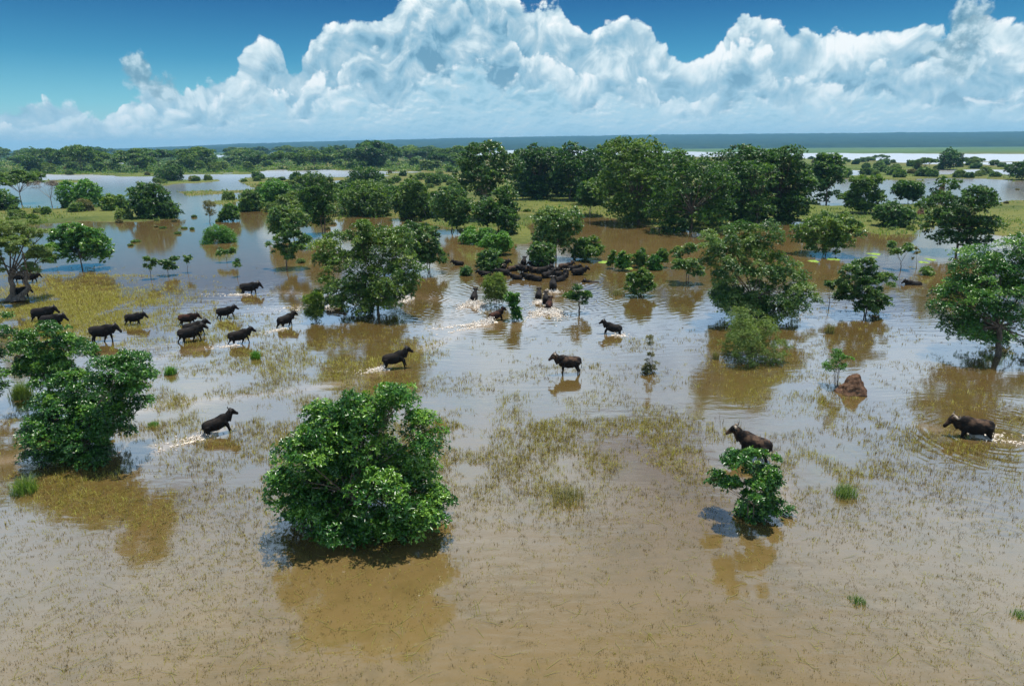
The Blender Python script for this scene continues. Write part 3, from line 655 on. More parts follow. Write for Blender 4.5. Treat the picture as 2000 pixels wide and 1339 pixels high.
plant('twiggy_shrub', (1634, 755), 'light green shrub with bare lower stems growing out of the termite mound', 'shrub', seed=35, leafm='bright', stems=5, cap=3600, clump=0.2, gap=0.7, fork=0.4, trunk_r=0.05, K=1.0, leaf=0.12,
      circles=[(1636, 690, 10), (1642, 702, 11), (1625, 700, 10), (1646, 718, 10), (1618, 718, 9), (1607, 716, 6), (1634, 722, 10), (1660, 702, 6)])
plant('reed_clump', (616, 627), 'pair of upright dark reed tufts at the foot of the broad olive tree', 'reeds', kind='bush', box=(600, 632, 572, 628), seed=36, leafm='olive', stems=5, cap=6000, wd=0.14, leaf=0.4, flat=1.8, K=1.6, clump=0.3)
plant('broadleaf_tree', (1086, 506), 'shining grey-green tree standing over the packed herd', 'tree', kind='round', box=(1034, 1140, 402, 500), seed=37, leafm='grey', cap=32000)
plant('broadleaf_bush', (1148, 508), 'leafy bush on several stems beside the tree over the herd', 'bush', kind='round', box=(1112, 1183, 464, 508), seed=38, leafm='olive', stems=4, cap=16000)
plant('broadleaf_bush', (1056, 517), 'grey-green bush drooping onto the backs of the packed herd', 'bush', kind='bush', box=(1030, 1086, 474, 516), seed=39, leafm='grey', cap=12000)
plant('broadleaf_bush', (962, 527), 'grey bush with two buffaloes wading under its branches', 'bush', kind='bush', box=(930, 984, 487, 524), seed=40, leafm='grey', cap=12000)
plant('broadleaf_shrub', (907, 537), 'small leafy shrub in brown water at the tail of the packed herd', 'shrub', kind='bush', box=(899, 922, 521, 538), seed=41, leafm='grey', cap=3500)
plant('broadleaf_bush', (985, 497), 'bright leafy bush on thin stems between the herd and the dark thicket', 'bush', kind='round', box=(932, 1008, 455, 496), seed=42, leafm='bright', cap=14000, stems=4)
for i, (bp_, b4, lm_) in enumerate([((1214, 528), (1203, 1232, 492, 527), 'dark'), ((1248, 522), (1234, 1262, 486, 522), 'olive'), ((1275, 526), (1262, 1292, 500, 526), 'dark'),
                                    ((1292, 522), (1284, 1304, 488, 514), 'olive'), ((1196, 524), (1188, 1202, 490, 512), 'olive')]):
    plant('broadleaf_bush', bp_, 'leafy water bush in the short row between the herd and the spreading tree', 'bush', kind='bush', box=b4, seed=50+i, leafm=lm_, group='row of water bushes', cap=6000)
plant('broadleaf_bush', (1342, 552), 'loose twiggy grey bush touching the low limbs of the spreading tree', 'bush', kind='sparse', box=(1306, 1378, 480, 545), seed=56, leafm='grey', cap=12000, stems=3, clump=0.4)
plant('broadleaf_tree', (1610, 497), 'low wide olive tree in brown water before the bright meadow', 'tree', kind='round', box=(1545, 1676, 417, 495), seed=57, leafm='olive', cap=36000, stems=3)
plant('broadleaf_sapling', (1760, 526), 'little dark tree with a short trunk between the wallowing buffalo and the big dark tree', 'sapling', kind='sparse', box=(1737, 1782, 474, 515), seed=58, leafm='grey', cap=9000)
plant('broadleaf_sapling', (1790, 524), 'thin leafless-looking stem beside the little dark tree', 'sapling', kind='sparse', box=(1783, 1796, 485, 520), seed=59, leafm='straw', cap=1500)
plant('broadleaf_shrub', (1812, 537), 'low mossy shrub just behind the wallowing buffalo', 'shrub', kind='bush', box=(1800, 1824, 523, 538), seed=60, leafm='olive', cap=2500)
plant('dense_tree', (1868, 492), 'big dark layered tree with drooping skirts at the edge of the bright meadow', 'tree', kind='layered', box=(1795, 1940, 350, 486), seed=61, leafm='deep', cap=52000, flat=0.5)
plant('dense_tree', (1748, 444), 'round dark bush-tree on the bright meadow', 'tree', kind='bush', box=(1708, 1787, 389, 446), seed=62, leafm='deep', cap=22000)
plant('dense_tree', (1688, 418), 'slender-trunked dark tree on the bright meadow', 'tree', kind='layered', box=(1648, 1724, 342, 408), seed=63, leafm='wood', cap=26000, flat=0.5)
plant('dense_tree', (1614, 398), 'tall dark layered tree beside the end of the great tree row', 'tree', kind='layered', box=(1576, 1655, 301, 398), seed=64, leafm='deep', cap=30000, flat=0.5)
plant('dense_tree', (1773, 399), 'small round tree standing in the bright water beyond the meadow', 'tree', kind='round', box=(1745, 1801, 355, 398), seed=65, leafm='deep', cap=14000)
# the great row of trees and the thicket in the middle distance
plant('dense_tree', (1056, 390), 'dark tree with a ragged top at the thicket end of the great tree row', 'tree', kind='layered', box=(1000, 1096, 282, 392), seed=70, leafm='deep', cap=28000, flat=0.5)
plant('dense_tree', (1112, 392), 'dark rounded tree second in the great tree row', 'tree', kind='layered', box=(1070, 1175, 279, 396), seed=71, leafm='deep', cap=28000, flat=0.5)
plant('dense_tree', (1180, 392), 'mid green tree filling the gap behind the tallest tree of the row', 'tree', kind='layered', box=(1140, 1232, 275, 395), seed=72, leafm='wood', cap=26000, flat=0.5)
plant('dense_tree', (1248, 436), 'tallest tree of the great row, yellow-green on its layered top', 'tree', kind='layered', box=(1155, 1330, 268, 440), seed=73, leafm='wood', cap=52000, flat=0.45)
plant('dense_tree', (1350, 452), 'very dark wide tree reaching down to the brown water in the great row', 'tree', kind='layered', box=(1262, 1440, 292, 455), seed=74, leafm='deep', cap=52000, flat=0.5)
plant('dense_tree', (1455, 428), 'dark tree behind the spreading grey-green tree in the great row', 'tree', kind='layered', box=(1385, 1535, 281, 445), seed=75, leafm='deep', cap=44000, flat=0.5)
plant('dense_tree', (1520, 432), 'end tree of the great row with a trailing dark skirt', 'tree', kind='layered', box=(1450, 1592, 285, 445), seed=76, leafm='deep', cap=44000, flat=0.5)
for i, (bp_, b4) in enumerate([((1085, 384), (1040, 1140, 288, 388)), ((1225, 404), (1180, 1290, 286, 408)), ((1312, 415), (1262, 1370, 300, 420)), ((1412, 412), (1362, 1470, 296, 420)), ((1035, 384), (990, 1075, 294, 388)), ((1160, 400), (1120, 1205, 292, 402)), ((1268, 424), (1215, 1325, 300, 428)), ((1385, 440), (1325, 1440, 320, 446)), ((1478, 440), (1425, 1530, 315, 446)), ((1540, 432), (1495, 1590, 310, 440))]):
    plant('dense_tree', bp_, 'dark tree closing the gaps at the back of the great row', 'tree', kind='layered', box=b4, seed=170+i, leafm='deep', cap=12500, flat=0.5, group='back trees of the great row')
plant('broadleaf_tree', (1152, 422), 'pale silvery tree in front of the dark great row', 'tree', kind='round', box=(1124, 1182, 348, 415), seed=77, leafm='grey', cap=18000, bark=BARK_PALE)
plant('broadleaf_tree', (945, 430), 'tall ragged tree with pale bare limbs showing through its crown', 'tree', kind='round', box=(884, 1024, 278, 420), seed=78, leafm='grey', cap=40000, bark=BARK_PALE, gap=0.65, trunk_r=0.5)
plant('broadleaf_tree', (882, 452), 'rounded grey-green tree in front of the ragged pale-limbed tree', 'tree', kind='round', box=(838, 930, 366, 450), seed=79, leafm='grey', cap=26000)
plant('dense_tree', (972, 458), 'dark creeper-hung thicket tree below the ragged pale-limbed tree', 'tree', kind='bush', box=(922, 1014, 365, 460), seed=80, leafm='deep', cap=30000)
plant('grassy_bush', (930, 474), 'bright green low bush at the foot of the dark thicket', 'bush', kind='bush', box=(895, 968, 443, 476), seed=81, leafm='bright', cap=12000)
plant('broadleaf_bush', (835, 428), 'leafy bush reaching the water beside the rounded grey-green tree', 'bush', kind='bush', box=(765, 845, 345, 428), seed=82, leafm='wood', cap=24000)
plant('dense_bush', (715, 365), 'dark flat-topped thicket on the far grassy bank', 'bush', kind='bush', box=(674, 754, 324, 366), seed=83, leafm='deep', cap=16000)
plant('broadleaf_bush', (540, 402), 'yellow-green rounded bush beside the tall feathery tree', 'bush', kind='bush', box=(503, 578, 353, 404), seed=84, leafm='bright', cap=18000)
plant('broadleaf_bush', (488, 412), 'mid green bush standing at the waters edge before the grassy bank', 'bush', kind='bush', box=(464, 512, 372, 414), seed=85, leafm='wood', cap=10000)
plant('broadleaf_bush', (700, 420), 'broad thicket of mixed green bushes behind the broad olive tree', 'bush', kind='bush', box=(655, 770, 352, 422), seed=86, leafm='wood', cap=26000)
plant('dense_bush', (445, 432), 'small dark bush with reeds standing in the pale open water', 'bush', kind='bush', box=(428, 466, 398, 434), seed=87, leafm='deep', cap=7000)
plant('reed_clump', (410, 436), 'thin reeds beside the small dark bush in open water', 'reeds', kind='bush', box=(400, 424, 392, 438), seed=88, leafm='straw', cap=2600, wd=0.14, K=0.8, gap=0.5)
plant('dense_bush', (325, 354), 'dark tree-bush standing up from the far strip of grass', 'bush', kind='bush', box=(294, 356, 318, 355), seed=89, leafm='deep', cap=12000)
plant('broadleaf_bush', (226, 412), 'low rounded green bush on the grassy bank beside a bright thicket', 'bush', kind='bush', box=(197, 252, 380, 412), seed=90, leafm='wood', cap=9000)
plant('broadleaf_bush', (155, 406), 'bright sunlit thicket on the grassy bank beside the bare grey tree', 'bush', kind='bush', box=(112, 194, 352, 408), seed=92, leafm='bright', cap=18000)
plant('acacia_tree', (42, 398), 'umbrella acacia with pale forked limbs beside the bare grey tree', 'tree', kind='umbrella', box=(-30, 82, 333, 372), seed=93, leafm='wood', cap=22000, flat=0.45, bark=BARK_PALE)
plant('dense_bush', (10, 412), 'dark bush under the umbrella acacia', 'bush', kind='bush', box=(-40, 32, 370, 414), seed=94, leafm='deep', cap=12000)
plant('bare_tree', (102, 404), 'leafless grey tree with a fan of bare twigs on a grassy bank', 'tree', kind='umbrella', box=(58, 126, 354, 388), seed=95, leafm='bare', cap=5000, wd=0.07, flat=0.5, K=0.5, bark=BARK_PALE)
print('near leaves', LEAVES[0])

# ------------------------------------------------------------------ woodland and scrub farther off: a few kinds, copied tree by tree
def proto(kind, W, z0, z1, seed, leafm, leaf, cap, fork=0.4, flat=0.6, tr=None):
    rng = np.random.default_rng(seed); lobes = auto_lobes(rng, W, z0, z1, kind)
    t_ = trunk_mesh('trunk', seed, lobes, tr or 0.017*z1, fork*z1, BARK, 1 if kind != 'bush' else 3)
    c_ = crown_mesh('crown', seed, lobes, leaf, LM[leafm], 2.4, 0.07*W, flat, 0.5, -0.8, cap, 1.3, True)
    return (t_, c_, W, z1)
PR = {
 'acacia': [proto('umbrella', 16, 2.4, 8.0, 201+i, lm_, 0.75, 7500, 0.35, 0.5) for i, lm_ in enumerate(['wood', 'deep', 'wood'])],
 'tree':   [proto('round', 10, 0.8, 8.0, 211+i, lm_, 0.65, 6500) for i, lm_ in enumerate(['deep', 'wood', 'deep'])],
 'bush':   [proto('bush', 5, 0.0, 3.0, 221+i, lm_, 0.45, 4000) for i, lm_ in enumerate(['wood', 'deep', 'pale', 'olive'])],
 'scrub':  [proto('bush', 2.6, 0.0, 1.5, 231+i, lm_, 0.33, 1500) for i, lm_ in enumerate(['pale', 'wood', 'straw'])],
}
PNAME = {'acacia': 'acacia_tree', 'tree': 'woodland_tree', 'bush': 'scrub_bush', 'scrub': 'low_shrub'}
def place(kind, px, py, wpx, rng, label, cat, group, hs=None):
    P = at(px, py); t_, c_, W, Hh = PR[kind][rng.integers(len(PR[kind]))]
    s = (wpx*P.y/FPX)/W; s = float(np.clip(s, 0.3, 2.2))
    r = empty(PNAME[kind], P, rng.uniform(0, 6.28)); r.scale = (s, s, s*(hs or rng.uniform(0.8, 1.25)))
    tone = {'leaf_woodland': 'mid green', 'leaf_deep_green': 'dark green', 'leaf_feathery_pale': 'pale yellow-green', 'leaf_olive': 'olive', 'leaf_straw': 'straw-coloured'}[c_.materials[0].name]
    big_ = '' if kind == 'scrub' else ('broad ' if s*W > {'acacia': 22, 'tree': 12, 'bush': 6.5}[kind] else 'small ')
    tag(r, big_+tone+' '+label, cat, big_+tone+' '+group)
    link('trunk', t_, r); link('crown', c_, r)
def on_land(px, py):
    P = at(px, py); return land_mask(np.array([[P.x, P.y, 0.0]]))[0] > 0.5
rng = np.random.default_rng(42)
n_sc = 0
# acacia woodland along the far left bank
for i in range(330):
    px = rng.uniform(-60, 940); hor = HOR_C-0.008*(px-1000)
    py = hor+rng.choice([rng.uniform(8, 20), rng.uniform(14, 44)], p=[0.45, 0.55])
    if px > 650 and py < hor+18: continue
    if not on_land(px, py): continue
    k = py-hor; kind = rng.choice(['acacia', 'tree', 'bush'], p=[0.36, 0.24, 0.40])
    wpx = {'acacia': rng.uniform(0.7, 1.25)*(26+k*0.95), 'tree': rng.uniform(0.7, 1.2)*(16+k*0.6), 'bush': rng.uniform(0.7, 1.3)*(12+k*0.5)}[kind]
    what = {'bush': 'round scrub bush', 'acacia': 'flat-topped acacia', 'tree': 'round-crowned tree'}[kind]
    where = 'along the horizon of the far acacia woodland' if k < 16 else ('on the near grassy edge of the far acacia woodland' if k > 34 else 'in the thick of the far acacia woodland')
    place(kind, px, py, wpx, rng, what+' '+where, 'bush' if kind == 'bush' else 'tree', what+' '+where)
    n_sc += 1
# scrub on the grassy middle bank
for i in range(160):
    px = rng.uniform(470, 900); py = rng.uniform(335, 432)
    if not on_land(px, py): continue
    kind = rng.choice(['bush', 'scrub'], p=[0.62, 0.38]); k = py-290
    if kind == 'bush': place(kind, px, py, rng.uniform(0.6, 1.25)*k*0.36, rng, 'leafy bush '+('at the waters edge of' if py > 405 else ('amid' if py > 365 else 'at the far edge of'))+' the middle bank scrub', 'bush', 'bushes of the middle bank '+str(('edge' if py > 405 else ('amid' if py > 365 else 'far'))))
    else: place(kind, px, py, rng.uniform(0.7, 1.3)*k*0.2, rng, 'low shrub in the mixed scrub of the grassy middle bank', 'shrub', 'low shrubs of the middle bank')
# left bank scrub
for i in range(46):
    px = rng.uniform(-40, 330); py = rng.choice([rng.uniform(396, 436), rng.uniform(330, 346)])
    if not on_land(px, py): continue
    k = py-293
    place('scrub' if rng.random() < 0.6 else 'bush', px, py, rng.uniform(0.6, 1.2)*k*0.24, rng, 'low shrub in the grass of the bank below the far woodland', 'shrub', 'low shrubs of the near bank')
# scrub on the low strips that split the pale channels
for i in range(70):
    px = rng.uniform(50, 490); py = rng.uniform(346, 402)
    if not on_land(px, py): continue
    place('scrub' if rng.random() < 0.55 else 'bush', px, py, rng.uniform(0.6, 1.2)*(py-293)*0.26, rng, 'bush on the low green strips between the pale channels', 'bush', 'bushes on the channel strips')
# foot of the great row and the meadow
for i in range(60):
    px = rng.uniform(1010, 2050); py = rng.uniform(385, 452)
    if not on_land(px, py): continue
    place('scrub', px, py, rng.uniform(0.5, 1.2)*(py-285)*0.12, rng, 'low shrub in the short grass of the meadow by the great tree row', 'shrub', 'low shrubs of the meadow')
# far right scrub between the river and the meadow
for i in range(120):
    px = rng.uniform(1570, 2080); py = rng.uniform(311, 348)
    if not on_land(px, py): continue
    k = py-283
    if rng.random() < 0.14: place('acacia', px, py, rng.uniform(0.7, 1.2)*k*0.9, rng, 'tree on the strip between river and meadow', 'tree', 'trees of the river strip')
    else: place('bush' if rng.random() < 0.5 else 'scrub', px, py, rng.uniform(0.5, 1.2)*k*0.42, rng, 'scrub bush '+('close under the river bank' if py < 326 else 'beside the pools between river and meadow'), 'bush', 'bushes of the river strip '+('upper' if py < 326 else 'lower'))
for px, py, wp in [(840, 304, 40), (1205, 330, 40), (795, 312, 48), (860, 322, 34), (240, 312, 36), (1995, 352, 60), (1855, 332, 46)]:
    place('acacia' if px < 1300 else 'tree', px, py, wp, rng, 'solitary tree standing against the pale river', 'tree', 'solitary trees against the river')
# understorey of the far woodland: one continuous mass of scrub
n = 5200; gx = rng.uniform(-80, 930, n); hor = HOR_C-0.008*(gx-1000); gy = hor+rng.uniform(9, 46, n); kp = ~((gx > 650) & (gy < hor+18))
wp = np.array([at(a_, b_)[:] for a_, b_ in zip(gx[kp], gy[kp])]); wp = wp[(land_mask(wp) > 0.5) & (fbm(wp[:, 0]*0.012, wp[:, 1]*0.006, 71, 3) > 0.40)]
rad_ = rng.uniform(1.0, 3.2, len(wp))*(0.6+wp[:, 1]/900); ci = np.repeat(np.arange(len(wp)), 16); n = len(ci)
e = sphere_dirs(rng, n); e[:, 2] = np.abs(e[:, 2])*0.7; p = wp[ci]+e*(rad_[ci]*rng.uniform(0.5, 1, n))[:, None]; p[:, 2] += 0.1
L = np.maximum(0.5, wp[ci, 1]*0.0019)*rng.uniform(0.7, 1.3, n)
v, f = leaf_faces(rng, p, unit(e+rng.normal(size=(n, 3))*0.6), unit(e+np.array([0, 0, 0.6])), L, 0.7, single=True)
tag(link('scrub_understorey', np_mesh('scrub_understorey', v, f, LM['wood'], False, {'tint': np.repeat((0.42+rng.normal(size=len(wp))*0.2)[ci]+rng.normal(size=n)*0.1, 3)})), 'continuous low green scrub under and between the far acacias', 'scrub', kind='stuff')
# waterside tufts and reeds standing in the pale water
for i in range(30):
    px, py = [(rng.uniform(340, 520), rng.uniform(350, 470)), (rng.uniform(1640, 1990), rng.uniform(352, 392)), (rng.uniform(560, 660), rng.uniform(430, 520)), (rng.uniform(230, 520), rng.uniform(430, 520))][rng.integers(4)]
    if on_land(px, py): continue
    place('scrub', px, py, rng.uniform(0.5, 1.2)*(py-290)*0.085, rng, 'leafy tuft standing in pale open water', 'shrub', 'tufts in the pale water', hs=rng.uniform(0.45, 0.9))

# ------------------------------------------------------------------ buffaloes
def hide_mat(name, dark, brown, amt):
    m, nt, out = material(name)
    geo = nt.new('ShaderNodeTexCoord').outputs['Object']
    n_ = nt.noise(geo, 2.6, 4, 0.6)
    z = nt.sep(geo)[2]
    f = nt.m('MULTIPLY', nt.step(n_, 0.44, 0.66), nt.step(z, 0.75, 1.35), clamp=True)   # paler back: dried mud, with overhead sun put into the colour
    c = nt.mix(nt.m('MULTIPLY', f, amt), dark, brown)
    b = pbsdf(nt, c, 0.7, 0.12)
    bp = nt.new('ShaderNodeBump'); bp.inputs['Strength'].default_value = 0.3; bp.inputs['Distance'].default_value = 0.03
    nt.put(bp.inputs['Height'], nt.noise(geo, 14, 3, 0.6)); nt.l.new(bp.outputs[0], b.inputs['Normal'])
    nt.l.new(b.outputs[0], out.inputs[0]); return m
HIDE = {'black': hide_mat('hide_black', (0.0055, 0.0045, 0.0042), (0.030, 0.023, 0.019), 0.6),
        'mud': hide_mat('hide_muddy', (0.007, 0.0055, 0.005), (0.13, 0.078, 0.048), 0.75),
        'brown': hide_mat('hide_brown', (0.010, 0.006, 0.005), (0.075, 0.030, 0.018), 1.0)}
m, nt, out = material('horn_keratin'); b = pbsdf(nt, (0.21, 0.165, 0.12), 0.5); nt.l.new(b.outputs[0], out.inputs[0]); HORN_P = m
m, nt, out = material('horn_dark'); b = pbsdf(nt, (0.045, 0.038, 0.034), 0.5); nt.l.new(b.outputs[0], out.inputs[0]); HORN_D = m

def loft(stations, sides=14):
    """stations: (x, y, z, half height, half width) with rings in the plane across the path"""
    st = np.array(stations, float); path = st[:, :3]; tg = unit(np.gradient(path, axis=0))
    side = unit(np.cross(np.array([0, 0, 1.0]), tg)); up_ = unit(np.cross(tg, side))
    th = np.linspace(0, 2*math.pi, sides, endpoint=False)
    v = (path[:, None]+side[:, None]*(np.cos(th)[None, :, None]*st[:, 4][:, None, None])+up_[:, None]*(np.sin(th)[None, :, None]*st[:, 3][:, None, None])).reshape(-1, 3)
    n = len(st); i = np.arange(n-1)[:, None]*sides; j = np.arange(sides)[None]; j2 = (j+1) % sides
    f = [tuple(q) for q in np.stack([i+j, i+sides+j, i+sides+j2, i+j2], -1).reshape(-1, 4)]
    f.append(tuple(range(sides))); f.append(tuple(range((n-1)*sides, n*sides))[::-1])
    return [tuple(q) for q in v], f
def buffalo_body(name, fl, hl, head, yaw=0.0, tail=0.2, pitch=0.0, gallop=False):
    """fl, hl: (left, right) swing of fore and hind legs in radians; head: lift of the head in metres; yaw: head turn"""
    V, F = [], []
    def add(vf):
        o = len(V); V.extend(vf[0]); F.extend([tuple(i+o for i in f) for f in vf[1]])
    cy, sy = math.cos(yaw), math.sin(yaw)
    def hd(x, z, hh, hw):                             # head and neck stations bend sideways with yaw
        u = max(0.0, x-0.95); return (0.95+u*cy if u else x, u*sy, z, hh, hw)
    tor = [(-1.04, 0, 1.06, .12, .10), (-.98, 0, 1.07, .24, .18), (-.86, 0, 1.08, .32, .26), (-.58, 0, 1.07, .38, .33), (-.25, 0, 1.03, .415, .38), (.1, 0, 1.02, .44, .39),
           (.4, 0, 1.09, .44, .345), (.62, 0, 1.14, .455, .30), (.8, 0, 1.15, .42, .25), (.94, 0, 1.15, .36, .21)]
    h1, h2, h3 = 1.20+head*0.40, 1.27+head*0.75, 1.32+head*0.95
    nk = [hd(.90, 1.10+head*0.05, .38, .23), hd(1.06, h1-0.02, .33, .205), hd(1.2, h2-0.02, .275, .18), hd(1.32, h3-0.01, .225, .165), hd(1.38, h3, .20, .16)]
    add(loft(tor)); add(loft(nk, 12))
    drop = 0.16 if head < 0.15 else 0.085
    hx = [hd(1.25, h3+0.06, .12, .10), hd(1.34, h3+0.03, .20, .165), hd(1.48, h3-0.02-drop*0.2, .195, .155), hd(1.60, h3-0.06-drop*0.9, .15, .12), hd(1.72, h3-0.09-drop*1.5, .115, .10), hd(1.82, h3-0.11-drop*2.0, .105, .105), hd(1.88, h3-0.12-drop*2.2, .07, .08)]
    add(loft(hx, 12))
    for s in (-1, 1):                                 # ears
        e0 = hd(1.30, h3+0.03, 0, 0)
        ex, ey, ez = e0[0]-sy*s*0.12, e0[1]+cy*s*0.12, h3+0.03
        pts_ = [(ex, ey, ez), (ex-0.03-sy*s*0.10, ey+s*0.10, ez+0.0), (ex-0.07-sy*s*0.2, ey+s*0.20, ez-0.03), (ex-0.10-sy*s*0.26, ey+s*0.27, ez-0.07)]
        st = [(*p, r1, r2) for p, r1, r2 in zip(pts_, (.035, .075, .07, .015), (.03, .03, .03, .012))]
        add(loft(st, 8))
    def leg(root, segs, sw, bend, side):
        x, z = root; y = side*0.19; p = [(x, y*0.9, z, segs[0][1]*1.15, segs[0][1]*0.8)]
        a = sw
        for i, (ln, r) in enumerate(segs[1:]):
            aa = a+bend[i]
            x += math.sin(aa)*ln; z -= math.cos(aa)*ln
            p.append((x, y, z, r, r*0.88))
        x0_, y0_, z0_ = p[-1][:3]
        p.append((x0_+0.03, y0_, z0_-0.05, 0.078, 0.07))
        st = np.array(p); th = np.linspace(0, 2*math.pi, 9, endpoint=False); sides = 9
        # rings stay level so that joints keep their thickness
        v = [(q[0]+math.cos(t_)*q[3], q[1]+math.sin(t_)*q[4], q[2]) for q in p for t_ in th]
        f = []
        for i in range(len(p)-1):
            for j in range(sides):
                f.append((i*sides+j, i*sides+(j+1) % sides, (i+1)*sides+(j+1) % sides, (i+1)*sides+j)[::-1])
        f.append(tuple(range(sides))); f.append(tuple(range((len(p)-1)*sides, len(p)*sides))[::-1])
        add((v, f))
    for s, sw in zip((1, -1), fl):
        kb = -abs(sw)*0.75 if sw > 0.25 else (0.0 if sw > -.1 else -0.25)
        leg((.60, 1.10), [(0, .22), (.24, .165), (.29, .11), (.27, .075), (.20, .062)], sw, [0.0, sw*0.0, kb, kb*0.9], s)
    for s, sw in zip((1, -1), hl):
        leg((-.68, 1.12), [(0, .28), (.25, .22), (.25, .145), (.28, .085), (.24, .064)], sw, [0.22, 0.10, -0.42, 0.05], s)
    # tail with tuft
    tp = [(-.98, 0, 1.18), (-1.06, 0, 1.05), (-1.07-tail*.3, 0.02, .85+tail*.3), (-1.06-tail*.7, .03, .62+tail*.5), (-1.07-tail, .04, .45+tail*.7)]
    v, f = tube(tp, [.045, .035, .03, .045, .02], 6); add(([tuple(q) for q in v], [tuple(q) for q in f]))
    me = bpy.data.meshes.new(name); me.from_pydata(V, [], F); me.update()
    o = link(name, me)
    rm = o.modifiers.new('r', 'REMESH'); rm.mode = 'VOXEL'; rm.voxel_size = 0.042; rm.use_smooth_shade = True
    sm = o.modifiers.new('s', 'SMOOTH'); sm.factor = 0.5; sm.iterations = 3
    dg = bpy.context.evaluated_depsgraph_get(); ev = o.evaluated_get(dg)
    res = bpy.data.meshes.new_from_object(ev, depsgraph=dg); res.name = name
    bpy.data.objects.remove(o)
    z = np.empty(len(res.vertices)*3, np.float32); res.vertices.foreach_get('co', z); z = z.reshape(-1, 3)
    if pitch:
        c_, s_ = math.cos(pitch), math.sin(pitch); x_ = z[:, 0].copy(); z[:, 0] = x_*c_-(z[:, 2]-.9)*s_; z[:, 2] = .9+x_*s_+(z[:, 2]-.9)*c_
    z[:, 0] *= 0.80
    zlow = z[:, 2].min(); z[:, 2] -= zlow; res.vertices.foreach_set('co', z.ravel()); res.update()
    return res, (h3-zlow, yaw, pitch)
def horn_mesh(name, side, span):
    p = [(0, side*0.06, 0.0), (-0.02, side*0.16, 0.01), (-0.05, side*0.26*span, -0.04), (-0.09, side*0.33*span, -0.02), (-0.13, side*0.36*span, 0.07), (-0.13, side*0.33*span, 0.16)]
    v, f = tube(p, [.085, .075, .058, .045, .032, .012], 7)
    return np_mesh(name, v, f, None, True)
POSE = {
 'stand':  buffalo_body('stand', (0.02, -0.06), (-0.02, -0.28), 0.20, 0.0, 0.02),
 'walk':   buffalo_body('walk', (0.34, -0.26), (-0.34, 0.16), 0.06, 0.0, 0.04),
 'walk_b': buffalo_body('walk_b', (-0.22, 0.36), (0.20, -0.36), 0.10, 0.12, 0.1),
 'trot':   buffalo_body('trot', (0.70, -0.32), (-0.46, 0.22), 0.16, 0.0, 0.1, 0.04),
 'run':    buffalo_body('run', (0.75, 0.50), (-0.45, -0.28), 0.24, 0.0, 0.25, 0.10),
 'look':   buffalo_body('look', (0.10, -0.12), (-0.22, 0.10), 0.26, 0.35, 0.02),
}
HORN_M = {(s, k): horn_mesh('horn', s, sp) for s in (-1, 1) for k, sp in (('small', 0.75), ('wide', 1.1))}
for k in list(HORN_M):
    for nm, mt in (('pale', HORN_P), ('dk', HORN_D)):
        c_ = HORN_M[k].copy(); c_.materials.append(mt); HORN_M[(*k, nm)] = c_
POSE_H = {}
for k, (me_, inf) in POSE.items():
    for hk, hm in HIDE.items():
        c_ = me_.copy(); c_.materials.clear(); c_.materials.append(hm); c_.name = 'buffalo_'+k; POSE_H[(k, hk)] = c_
def buffalo(px, py, head_deg, pose, hide, label, scale=1.0, sink=0.0, horn=('small', 'dk'), group=None):
    """px,py: the point on the water between the feet; head_deg: 0 faces right, 90 away, 180 left"""
    P = at(px, py); P.z = -sink-0.12; scale *= 1.02
    r = empty('buffalo', P, R(head_deg), scale); tag(r, label, 'buffalo', group)
    link('body', POSE_H[(pose, hide)], r)
    h3, yaw, pit = POSE[pose][1]
    for s in (-1, 1):
        o = link('horn', HORN_M[(s, horn[0], horn[1])], r)
        x = 1.345; o.location = (0.80*((.95+(x-.95)*math.cos(yaw))*math.cos(pit)-(h3-.9)*math.sin(pit)*0.9), (x-.95)*math.sin(yaw), h3+0.15+math.sin(pit)*1.2)
        o.rotation_euler = (0, 0, yaw)
    return r
B = buffalo
B(1112, 730, 184, 'stand', 'mud', 'brown-backed buffalo standing still with raised head and pale horns, small blue shadow below', 1.02, -0.03, ('small', 'pale'))
B(1902, 853, 168, 'walk', 'mud', 'grey-rumped buffalo wading with muzzle lifted and foam about its legs', 1.08, 0.28, ('wide', 'pale'))
B(1473, 894, 136, 'look', 'mud', 'brown-black buffalo half hidden behind the young glossy shrub', 1.05, 0.10, ('small', 'pale'))
B(424, 848, 36, 'run', 'black', 'sleek black calf galloping away from the bushy tree up a muddy track', 0.88, 0.12)
B(770, 719, 14, 'run', 'black', 'black buffalo galloping with a splash thrown up behind its hind legs', 1.0, 0.10)
B(467, 671, 24, 'trot', 'black', 'buffalo trotting with its tail flung out over a muddy track', 0.98, 0.10)
B(558, 638, 52, 'trot', 'black', 'buffalo trotting away, rump towards the grass, short of the reed tufts', 0.95, 0.10)
B(440, 622, 8, 'trot', 'black', 'lean buffalo stepping high, alone above the trotting pair', 0.92, 0.05)
B(371, 667, 26, 'trot', 'black', 'grey-black buffalo trotting in front of the pair it overlaps', 1.05, 0.08)
B(379, 655, 18, 'trot', 'black', 'buffalo mostly hidden behind the grey-black trotting buffalo', 1.0, 0.08)
B(366, 634, 8, 'walk', 'brown', 'russet-brown calf walking behind the trotting pair', 0.9, 0.10)
B(262, 634, 4, 'walk_b', 'black', 'thin dark calf walking across yellow grass with a long stride', 0.9, 0.04)
B(200, 666, 6, 'walk', 'black', 'heavy black buffalo walking with low head above the bushy trees', 1.14, 0.08, ('wide', 'dk'))
B(84, 627, 4, 'walk_b', 'black', 'long black buffalo walking over yellow grass, tail swinging', 1.1, 0.06, ('wide', 'dk'))
B(102, 641, 5, 'walk', 'black', 'shiny-backed buffalo overlapping the long black one, legs behind leaves', 1.05, 0.06, ('wide', 'dk'))
B(42, 582, 356, 'walk', 'black', 'black buffalo coming out from behind the flared acacia trunk', 1.0, 0.05)
